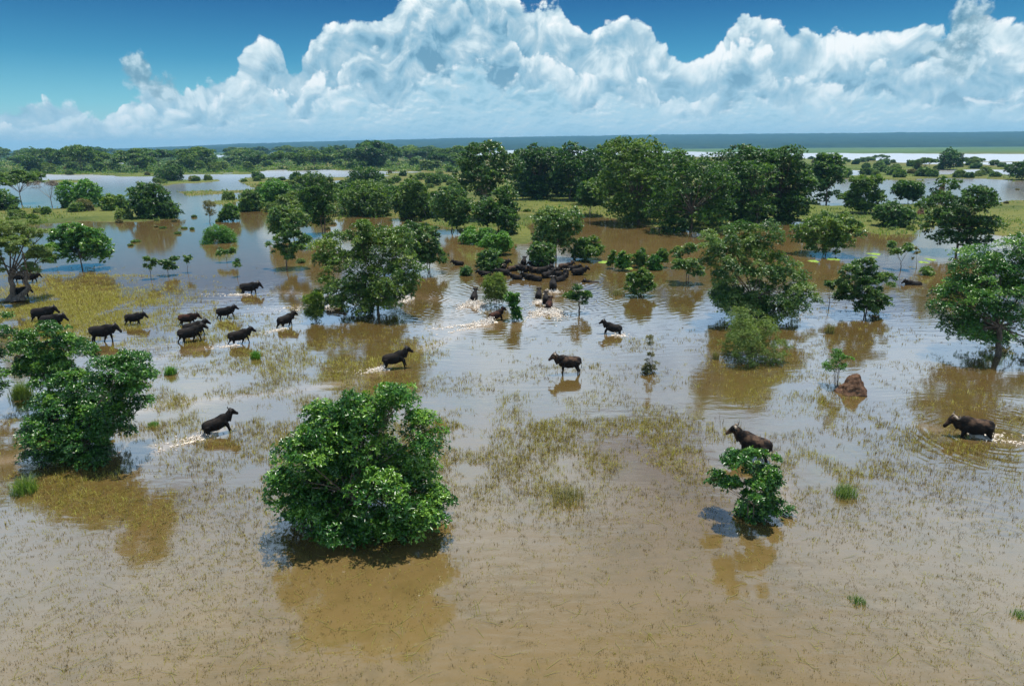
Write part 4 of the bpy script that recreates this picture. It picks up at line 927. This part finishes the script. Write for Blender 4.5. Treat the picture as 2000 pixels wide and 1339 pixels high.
B(38, 551, 2, 'walk_b', 'black', 'buffalo in the deep shade behind the flared acacia trunk', 0.95, 0.05, group='buffaloes in the acacia shade')
B(60, 552, 10, 'walk', 'black', 'buffalo in the deep shade behind the flared acacia trunk', 0.95, 0.05, group='buffaloes in the acacia shade')
B(486, 573, 4, 'walk', 'black', 'big black buffalo walking through pale open water with raised head', 1.12, 0.22, ('wide', 'dk'))
B(926, 590, 82, 'run', 'black', 'black buffalo charging straight away in white spray beside the reed bush', 0.95, 0.25)
B(968, 626, 34, 'run', 'brown', 'red-backed calf galloping past the narrow dark shrub', 0.85, 0.20)
B(1080, 566, 88, 'trot', 'black', 'broad black rump of the leading buffalo joining the packed herd', 1.15, 0.35, ('wide', 'dk'))
B(1052, 585, 84, 'trot', 'black', 'buffalo running away beside another, behind the splashing brown calf', 0.95, 0.30)
B(1066, 592, 86, 'trot', 'black', 'middle buffalo of the three running away towards the herd', 0.95, 0.30)
B(1072, 606, 76, 'run', 'brown', 'brown calf kicking up a broad white fan of spray', 0.9, 0.22)
B(1198, 652, 168, 'run', 'black', 'black calf bounding through knee-deep water with head up', 0.88, 0.22)
B(1786, 556, 176, 'stand', 'black', 'buffalo wallowing in deep brown water with only its back showing', 1.0, 0.88)
B(652, 596, 10, 'walk', 'black', 'rump of a buffalo disappearing behind the broad olive tree', 1.0, 0.2)
B(797, 578, 60, 'run', 'black', 'buffalo under the drooping far branch of the broad olive tree', 0.95, 0.2)
HERD = [(917, 522, 175), (990, 522, 10), (987, 528, 170), (962, 537, 178), (992, 535, 185), (1015, 541, 175), (1008, 530, 20), (1029, 531, 200), (1036, 541, 160), (1026, 521, 80), (1045, 523, 170),
        (1046, 532, 185), (1059, 533, 10), (1048, 543, 150), (1066, 539, 30), (1079, 530, 175), (1081, 537, 190), (1095, 528, 5), (1109, 529, 350), (1067, 523, 200)]
for i, (hx_, hy_, hd_) in enumerate(HERD):
    hx_ = 1046+(hx_-1046)*1.16; hy_ = 531+(hy_-531)*1.45
    B(hx_, hy_, hd_, ['stand', 'walk', 'look'][i % 3], 'mud' if i in (2, 6, 11, 17) else 'black', ('muddy-backed' if i in (2, 6, 11, 17) else 'black')+' buffalo wading belly-deep in the packed herd, '+('rump turned on its neighbours' if 60 < hd_ < 120 else 'facing the broad olive tree' if 120 <= hd_ <= 240 else 'facing the spreading grey-green tree'), 0.93+0.05*((i*7) % 5-2), 0.46, ('wide', 'dk'), 'buffaloes packed in the wading herd facing '+('away' if 60 < hd_ < 120 else 'olive tree' if 120 <= hd_ <= 240 else 'spreading tree'))
B(1105, 540, 268, 'stand', 'black', 'buffalo facing out of the packed herd with pale horns', 1.05, 0.45, ('wide', 'pale'))
B(1129, 537, 8, 'stand', 'black', 'buffalo wading off alone at the edge of the packed herd', 1.05, 0.48, ('wide', 'dk'))
B(1093, 549, 40, 'stand', 'black', 'buffalo swimming low at the rear edge of the packed herd', 0.95, 0.62)
B(1158, 551, 175, 'stand', 'black', 'buffalo sunk to its horns in brown water apart from the herd', 0.95, 1.08, ('wide', 'dk'))

# ------------------------------------------------------------------ splashes and foam
m, nt, out = material('spray_water'); geo = nt.new('ShaderNodeNewGeometry').outputs['Position']
b = pbsdf(nt, nt.ramp(nt.noise(geo, 3.0, 3, 0.6), [(0.35, (0.70, 0.62, 0.52)), (0.65, (0.92, 0.90, 0.87))]), 0.35, 0.5)
tr = nt.new('ShaderNodeBsdfTranslucent'); tr.inputs[0].default_value = (0.8, 0.76, 0.7, 1); mx = nt.new('ShaderNodeMixShader'); mx.inputs[0].default_value = 0.35
nt.l.new(b.outputs[0], mx.inputs[1]); nt.l.new(tr.outputs[0], mx.inputs[2]); nt.l.new(mx.outputs[0], out.inputs[0]); SPRAY = m
m, nt, out = material('muddy_foam'); geo = nt.new('ShaderNodeNewGeometry').outputs['Position']
b = pbsdf(nt, nt.ramp(nt.noise(geo, 5.0, 3, 0.6), [(0.35, (0.42, 0.33, 0.23)), (0.68, (0.80, 0.75, 0.68))]), 0.5, 0.3); nt.l.new(b.outputs[0], out.inputs[0]); FOAM = m
OCT_V = np.array([(1, 0, 0), (-1, 0, 0), (0, 1, 0), (0, -1, 0), (0, 0, 1), (0, 0, -1)], float)
OCT_F = np.array([(0, 2, 4), (2, 1, 4), (1, 3, 4), (3, 0, 4), (2, 0, 5), (1, 2, 5), (3, 1, 5), (0, 3, 5)])
def splash(px, py, head_deg, size, n, label, seed, trail=2.0, spread=0.9, height=0.9):
    rng = np.random.default_rng(seed); P = at(px, py); a = R(head_deg); fx = np.array([math.cos(a), math.sin(a), 0]); sx = np.array([-math.sin(a), math.cos(a), 0])
    root = empty('splash', (P.x, P.y, 0.0)); tag(root, label, 'splash')
    # spray: drops and short strands thrown back and outwards
    u = rng.exponential(0.35, n); s_ = rng.normal(size=n)*spread*(0.35+u*0.6)
    z = np.abs(rng.normal(size=n))*height*np.exp(-u*1.1)*0.30+0.01
    c_ = (-fx[None]*u[:, None]*trail*0.8+sx[None]*s_[:, None]*0.6)*size; c_[:, 2] = z*size
    r = rng.uniform(0.012, 0.045, n)*size**0.5
    sc3 = np.stack([r*rng.uniform(.8, 1.8, n), r*rng.uniform(.8, 1.8, n), r*rng.uniform(.8, 2.6, n)], -1)
    v = (c_[:, None]+OCT_V[None]*sc3[:, None]).reshape(-1, 3); f = (np.arange(n)[:, None, None]*6+OCT_F[None]).reshape(-1, 3)
    tag(link('spray', np_mesh('spray', v, f, SPRAY, True), root), kind='stuff')
    # foam: torn flecks lying on the water along the wake
    k = int(n*0.7); u = rng.exponential(0.5, k)*trail*1.1; edge = rng.choice([-1, 1], k)*(0.25+u*0.22)*rng.uniform(0.6, 1.1, k)+rng.normal(size=k)*0.14
    c_ = (-fx[None]*u[:, None]+sx[None]*(edge*spread)[:, None])*size+fx*0.3*size
    L = rng.uniform(0.03, 0.13, k)*size**0.5; ang = a+rng.normal(size=k)*0.5+np.sign(edge)*0.3
    th = np.linspace(0, 2*math.pi, 7, endpoint=False)
    rx = L[:, None]*(0.8+0.35*rng.random((k, 7))); ry = L[:, None]*0.32*(0.7+0.5*rng.random((k, 7)))
    X = np.cos(th)*rx; Y_ = np.sin(th)*ry
    vx = c_[:, 0:1]+X*np.cos(ang)[:, None]-Y_*np.sin(ang)[:, None]; vy = c_[:, 1:2]+X*np.sin(ang)[:, None]+Y_*np.cos(ang)[:, None]
    zz = np.repeat(rng.uniform(0.012, 0.04, k)[:, None], 7, 1)
    v = np.stack([vx, vy, zz], -1); top_ = np.stack([c_[:, 0], c_[:, 1], zz[:, 0]+0.03], -1)[:, None]
    v = np.concatenate([v, top_], 1).reshape(-1, 3)
    j = np.arange(7); tri = np.stack([j, (j+1) % 7, np.full(7, 7)], -1)
    f = (np.arange(k)[:, None, None]*8+tri[None]).reshape(-1, 3)
    tag(link('foam', np_mesh('foam', v, f, FOAM, True), root), kind='stuff')
splash(1072, 608, 80, 1.5, 1700, 'broad white fan of spray behind the brown calf', 1, 1.0, 1.3, 0.45)
splash(926, 593, 82, 1.35, 1100, 'white spray around the buffalo charging past the reed bush', 2, 1.3, 1.2, 0.5)
splash(962, 629, 34, 1.3, 1000, 'long streak of spray behind the red-backed calf', 3, 2.2, 0.7, 0.5)
splash(1056, 588, 84, 1.0, 500, 'spray between the two buffaloes running side by side', 4, 1.2, 1.0, 0.3)
splash(1078, 568, 88, 1.0, 260, 'thin foam at the hocks of the leading buffalo', 5, 1.2, 1.2, 0.4)
splash(797, 582, 60, 1.3, 600, 'foam streak under the drooping branch of the olive tree', 6, 1.6, 1.1, 0.4)
splash(652, 600, 10, 1.2, 400, 'foam behind the rump vanishing behind the olive tree', 7, 2.4, 0.6, 0.4)
splash(752, 722, 14, 1.0, 420, 'muddy splash kicked up behind the galloping black buffalo', 8, 1.2, 0.55, 0.55)
splash(415, 850, 36, 0.9, 420, 'muddy splash behind the galloping sleek calf', 9, 1.6, 0.6, 0.5)
splash(1904, 852, 168, 0.8, 420, 'rolling foam around the legs of the grey-rumped wader', 10, 1.8, 0.9, 0.35)
splash(1200, 654, 168, 0.8, 300, 'small splash at the feet of the bounding calf', 11, 0.8, 0.7, 0.4)
splash(462, 674, 24, 0.8, 200, 'splash on the track under the tail-flinging buffalo', 12, 1.4, 0.5, 0.3)
splash(554, 642, 52, 0.8, 200, 'splash under the buffalo trotting away from the reeds', 13, 1.4, 0.5, 0.3)
splash(484, 575, 4, 1.0, 200, 'line of foam trailing the big buffalo in pale water', 14, 2.2, 0.6, 0.15)

# ------------------------------------------------------------------ termite mounds
m, nt, out = material('termite_earth'); geo = nt.new('ShaderNodeTexCoord').outputs['Object']
c_ = nt.ramp(nt.noise(geo, 4.0, 5, 0.7), [(0.3, (0.045, 0.025, 0.016)), (0.55, (0.120, 0.068, 0.042)), (0.75, (0.22, 0.140, 0.095))])
b = pbsdf(nt, c_, 0.95, 0.1); bp = nt.new('ShaderNodeBump'); bp.inputs['Strength'].default_value = 0.9; bp.inputs['Distance'].default_value = 0.08
nt.put(bp.inputs['Height'], nt.noise(geo, 7, 5, 0.7)); nt.l.new(bp.outputs[0], b.inputs['Normal']); nt.l.new(b.outputs[0], out.inputs[0]); EARTH = m
def mound(px, py, wpx, hpx, label, seed, lean=0.2):
    P = at(px, py); s = P.y/FPX*1.03; Rm = wpx*s/2; Hm = hpx*s*1.02
    nr, na = 26, 52; tt = np.linspace(0, 1, nr); th = np.linspace(0, 2*math.pi, na, endpoint=False)
    T_, A_ = np.meshgrid(tt, th, indexing='ij')
    rad = Rm*np.interp(T_, [0, 0.25, 0.6, 0.85, 1], [1.12, 0.84, 0.50, 0.26, 0.0])
    x = np.cos(A_)*rad; y = np.sin(A_)*rad*0.9; z = Hm*T_-0.25*(T_ == 0)
    n_ = np.array([mnoise.fractal(Vector((a_*2.2/Rm+seed, b_*2.2/Rm, c2*2.2/Rm)), 0.8, 2.2, 5) for a_, b_, c2 in zip(x.ravel(), y.ravel(), z.ravel())]).reshape(x.shape)
    k = 1+0.15*n_+0.10*np.sin(A_*5+T_*4); x = x*k+lean*z*0.6; y = y*k; z = z*(1+0.10*n_)
    v = np.stack([x, y, z], -1).reshape(-1, 3); i = np.arange(nr-1)[:, None]*na; j = np.arange(na)[None]; j2 = (j+1) % na
    f = np.stack([i+j, i+j2, i+na+j2, i+na+j], -1).reshape(-1, 4)
    o = link('termite_mound', np_mesh('termite_mound', v, f, EARTH, True)); o.location = (P.x, P.y, 0)
    tag(o, label, 'termite mound')
mound(1663, 766, 54, 42, 'crumbling red-brown termite mound rising from the water beside a light green shrub', 3)
mound(1835, 381, 14, 24, 'far pointed brown termite mound behind the big dark layered tree', 8, 0.35)
mound(1796, 421, 16, 16, 'low brown termite mound at the skirt of the big dark layered tree', 12, 0.3)

# ------------------------------------------------------------------ grass growing through the flood
GM = leaf_mat('flood_grass', (0.060, 0.042, 0.014), (0.235, 0.200, 0.040), (0.310, 0.315, 0.060), 0.6, 0.3, 0.3)
def blades(rng, c0, h_, lean, wd, tint, single=False):
    """bent blades: base, mid pair, tip -> 3 triangles"""
    n = len(c0); a = rng.uniform(0, 6.283, n); d = np.stack([np.cos(a), np.sin(a), np.zeros(n)], -1); s = np.stack([-np.sin(a), np.cos(a), np.zeros(n)], -1)
    q = np.empty((n, 5, 3), np.float32); w_ = wd[:, None]
    q[:, 0] = c0-s*w_*0.5; q[:, 1] = c0+s*w_*0.5
    mid = c0+d*(lean*h_*0.35)[:, None]; mid[:, 2] += h_*0.62
    q[:, 2] = mid+s*w_*0.42; q[:, 3] = mid-s*w_*0.42
    tip = c0+d*(lean*h_)[:, None]; tip[:, 2] += h_*np.clip(1.05-lean*0.35, 0.35, 1)
    q[:, 4] = tip
    if single:
        q3 = np.stack([q[:, 0], q[:, 1], tip], 1).astype(np.float32)
        return q3.reshape(-1, 3), np.arange(n*3).reshape(-1, 3), np.repeat(tint, 3)
    i = np.arange(n)[:, None]*5
    f = np.concatenate([i+np.array([[0, 1, 2]]), i+np.array([[0, 2, 3]]), i+np.array([[3, 2, 4]])])
    return q.reshape(-1, 3), f, np.repeat(tint, 5)
rng = np.random.default_rng(7)
N = 210000
gx = rng.uniform(-60, 2060, N); gy = 520+(1345-520)*rng.uniform(0, 1, N)**0.92
dens = weed_density(gx, gy)
wp = np.array([at(a_, b_)[:] for a_, b_ in zip(gx, gy)])
cl = fbm(wp[:, 0]*0.45, wp[:, 1]*0.45, 21, 4); cl2 = fbm(wp[:, 0]*0.09, wp[:, 1]*0.09, 31, 3)
pk = np.clip((dens*1.25+0.10)*np.where(gy > 950, 0.35+0.9*cl, np.clip((cl-0.36)*4.5, 0, 1.6))*np.clip((cl2-0.2)*2.2, 0.25, 1.4), 0, 1)
pk *= np.where((gx > 870) & (gx < 1560) & (gy < 660), 0.12, 1.0)*np.where((gx > 200) & (gx < 620) & (gy < 575), 0.3, 1.0)
pk *= np.interp(gy, [0, 900, 1040, 1339], [1.0, 1.0, 0.6, 0.5])
kp = rng.random(N) < pk
wp, dens, gy = wp[kp], dens[kp], gy[kp]; nT = len(wp)
print('tufts', nT)
dist = np.hypot(wp[:, 1], CAM_H); nb_ = rng.integers(4, 9, nT)
ti = np.repeat(np.arange(nT), nb_); n = len(ti)
hT = rng.uniform(0.07, 0.24, nT)*(0.75+1.0*dens)*np.interp(gy, [0, 880, 1100], [1.0, 1.0, 0.5]); tT = rng.normal(0.34, 0.26, nT)+0.25*dens
rT = rng.uniform(0.03, 0.13, nT)*(0.8+dist/60)
off = rng.normal(size=(n, 2))*rT[ti][:, None]*0.8
c0 = np.column_stack([wp[ti, 0]+off[:, 0], wp[ti, 1]+off[:, 1], np.full(n, -0.03)])
hB = hT[ti]*rng.uniform(0.5, 1.4, n)+0.03
wB = np.maximum(0.010, 0.00042*dist[ti])*rng.uniform(0.7, 1.5, n); lB = rng.uniform(0.1, 1.3, n); tB = tT[ti]+rng.normal(size=n)*0.1
nr_ = dist[ti] < 42
v1, f1, t1 = blades(rng, c0[nr_], hB[nr_], lB[nr_], wB[nr_], tB[nr_])
v2, f2, t2 = blades(rng, c0[~nr_], hB[~nr_], lB[~nr_], wB[~nr_]*1.3, tB[~nr_], True)
# the thick yellow grass round the flared acacia
n = 11000
gx = np.clip(rng.normal(150, 110, n), -60, 420); gy = rng.normal(606, 34, n); gy = np.clip(gy, 538, 700)
wp = np.array([at(a_, b_)[:] for a_, b_ in zip(gx, gy)]); cl = fbm(wp[:, 0]*0.35, wp[:, 1]*0.2, 61, 3)
kp = cl > 0.40; wp = wp[kp]; nT = len(wp); ti = np.repeat(np.arange(nT), 5); n = len(ti)
c0 = wp[ti]+np.column_stack([rng.normal(size=(n, 2))*0.22, np.full(n, -0.02)])
v3, f3, t3 = blades(rng, c0, rng.uniform(0.10, 0.34, nT)[ti]*rng.uniform(0.6, 1.3, n), rng.uniform(0.2, 1.2, n), np.full(n, 0.042)*rng.uniform(0.7, 1.4, n), rng.normal(0.62, 0.2, nT)[ti]+rng.normal(size=n)*0.1, True)
v = np.concatenate([v1, v2, v3]); f = np.concatenate([f1, f2+len(v1), f3+len(v1)+len(v2)]); tn = np.concatenate([t1, t2, t3])
tag(link('flood_grass', np_mesh('flood_grass', v, f, GM, False, {'tint': tn})), 'thin yellow-green grass growing up through the shallow flood water', 'grass', kind='stuff')
# rank grass on the banks and the meadow
n = 26000
gx = rng.uniform(-60, 2060, n); gy = np.where(rng.random(n) < 0.75, rng.uniform(372, 472, n), rng.uniform(328, 372, n))
wp = np.array([at(a_, b_)[:] for a_, b_ in zip(gx, gy)]); kp = (land_mask(wp) > 0.5) & (fbm(wp[:, 0]*0.06, wp[:, 1]*0.06, 51, 3)+rng.uniform(-.1, .1, n) > 0.42); wp = wp[kp]; nT = len(wp)
ti = np.repeat(np.arange(nT), 3); n = len(ti); c0 = wp[ti]+np.column_stack([rng.normal(size=(n, 2))*0.45, np.full(n, 0.05)]); hT = rng.uniform(0.25, 0.95, nT)
v, f, tn = blades(rng, c0, hT[ti]*rng.uniform(0.6, 1.3, n), rng.uniform(0.1, 0.9, n), np.maximum(0.10, 0.0011*c0[:, 1])*rng.uniform(0.7, 1.4, n), rng.normal(0.5, 0.2, nT)[ti]+rng.normal(size=n)*0.08)
tag(link('bank_grass', np_mesh('bank_grass', v, f, LM['pale'], False, {'tint': tn})), 'rank yellow-green grass on the raised banks and meadow', 'grass', kind='stuff')
# long pale stems lying on the water
n = 420
q = np.array([at(rng.uniform(0, 2000), 800+540*rng.uniform()**0.8)[:] for _ in range(n)]); V, F, k = [], [], 0
for p in q:
    L = rng.uniform(0.25, 0.9); a = rng.uniform(0, 3.14); d = np.array([math.cos(a), math.sin(a), 0]); s = np.array([-d[1], d[0], 0])
    pa = [p+d*L*u+s*L*0.35*(u*u-u)*rng.uniform(-1, 1)+np.array([0, 0, 0.010+0.05*u]) for u in (0, .35, .7, 1)]
    v_, f_ = tube(pa, [.005, .007, .006, .002], 4); V.append(v_); F.append(f_+k); k += len(v_)
v = np.concatenate(V)
tag(link('floating_stems', np_mesh('floating_stems', v, np.concatenate(F), GM, False, {'tint': np.full(len(v), 0.78)})), 'pale grass stems lying on the silty shallow water', 'grass', kind='stuff')
# separate green tussocks
def tussock(px, py, wpx, hpx, label, seed, leafm='bright', nB=260, group=None):
    rng = np.random.default_rng(seed); P = at(px, py); s = P.y/FPX; Wm, Hm = wpx*s*1.05, hpx*s*1.1
    off = np.clip(rng.normal(size=(nB, 2)), -1.7, 1.7)*Wm*0.20; c0 = np.column_stack([off, np.full(nB, -0.02)])
    h_ = Hm*rng.uniform(0.55, 1.1, nB)*np.exp(-(np.hypot(off[:, 0], off[:, 1])/Wm)**2*2)
    v, f, tn = blades(rng, c0, h_, rng.uniform(0.05, 0.9, nB), np.full(nB, max(0.012, 0.0007*P.y)), rng.normal(0.5, 0.18, nB))
    o = link('grass_tussock', np_mesh('grass_tussock', v, f, LM[leafm], False, {'tint': tn})); o.location = (P.x, P.y, 0)
    tag(o, label, 'grass tussock', group)
tussock(500, 700, 24, 18, 'bright green grass tussock on the water beyond the big rounded tree', 1)
tussock(334, 730, 26, 20, 'green grass tussock between the bushy tree and the trotting buffaloes', 2)
tussock(1650, 968, 55, 30, 'yellow-green double grass tussock near the young glossy shrub', 3, 'pale', 300)
tussock(1675, 1176, 46, 16, 'low mossy tussock alone in the silty brown shallows', 4, 'olive', 150)
tussock(1990, 1202, 44, 18, 'dark low tussock in the silty shallows well clear of every tree', 5, 'olive', 140)
tussock(1110, 975, 90, 30, 'loose patch of green grass in the open shallows before the standing buffalo', 6, 'straw', 190)
tussock(45, 775, 50, 36, 'tall grass tuft beside the trunk of the open-crowned tree', 7, 'pale', 420)
tussock(50, 960, 60, 40, 'grass tuft in the shade edge below the bushy tree', 8, 'olive', 380)
tussock(300, 832, 26, 12, 'small green tuft in the blue shade behind the bushy tree', 9, 'bright', 160)
tussock(1398, 700, 16, 22, 'thin reed tuft in open water beside the feathery light-green bush', 10, 'straw', 90)
tussock(1620, 650, 22, 22, 'yellowish reed tuft under the loose-crowned tree', 11, 'straw', 120)
tussock(1205, 575, 40, 12, 'flat straw tuft beside the double-headed bush', 12, 'straw', 160)
# floating green weed beds
m, nt, out = material('floating_weed'); geo = nt.new('ShaderNodeNewGeometry').outputs['Position']
b = pbsdf(nt, nt.ramp(nt.noise(geo, 2.0, 4, 0.6), [(0.35, (0.10, 0.20, 0.020)), (0.65, (0.24, 0.34, 0.05))]), 0.7, 0.2); nt.l.new(b.outputs[0], out.inputs[0]); WEED = m
def weedbed(px, py, wpx, hpx, label, seed, group):
    rng = np.random.default_rng(seed); P = at(px, py); s = P.y/FPX; ry = hpx*P.y**2/(FPX*CAM_H)
    n = 40; th = np.linspace(0, 2*math.pi, n, endpoint=False); V = [(0, 0, 0.06)]
    k = 1+0.28*np.sin(th*3+seed)+0.2*np.sin(th*5+seed*2)+0.12*rng.normal(size=n)
    for fr, z in ((0.55, 0.07), (1.0, -0.01)):
        V += [(math.cos(t_)*wpx*s/2*kk*fr, math.sin(t_)*ry/2*kk*fr, z+0.03*rng.random()) for t_, kk in zip(th, k)]
    F = [(0, 1+j, 1+(j+1) % n, 0) for j in range(n)]
    f3 = [(0, 1+j, 1+(j+1) % n) for j in range(n)]; f4 = [(1+j, 1+n+j, 1+n+(j+1) % n, 1+(j+1) % n) for j in range(n)]
    tri = f3+[(a_, b_, c2) for a_, b_, c2, d_ in f4]+[(a_, c2, d_) for a_, b_, c2, d_ in f4]
    o = link('weed_bed', np_mesh('weed_bed', V, tri, WEED, True)); o.location = (P.x, P.y, 0); tag(o, label, 'water plants', group)
for i, a in enumerate([(1185, 512, 26, 7), (1228, 524, 18, 4), (1708, 496, 22, 4), (1707, 502, 10, 3), (1818, 507, 13, 4), (1802, 512, 16, 3), (1628, 506, 22, 4), (1590, 510, 16, 4), (1000, 470, 18, 5)]):
    weedbed(*a, 'vivid green floating weed bed on the brown water before the great tree row', 300+i, 'floating weed beds')

# ------------------------------------------------------------------ haze
m = bpy.data.materials.new('haze_air'); m.use_nodes = True; m.node_tree.nodes.clear()
nt = NT(m.node_tree); out = nt.new('ShaderNodeOutputMaterial'); pv = nt.new('ShaderNodeVolumePrincipled')
pv.inputs['Color'].default_value = (0.24, 0.54, 0.78, 1); pv.inputs['Density'].default_value = 1.05e-4; pv.inputs['Anisotropy'].default_value = 0.2
nt.l.new(pv.outputs[0], out.inputs['Volume'])
hx, z0, z1 = 13000.0, -2.0, 190.0
vb = [(x, y, z) for z in (z0, z1) for y in (-hx, hx) for x in (-hx, hx)]
fb = [(0, 2, 3, 1), (4, 5, 7, 6), (0, 1, 5, 4), (2, 6, 7, 3), (0, 4, 6, 2), (1, 3, 7, 5)]
tag(link('haze', np_mesh('haze', vb, fb, m)), 'thin bluish haze in the air over the whole flood plain', 'haze', kind='stuff')
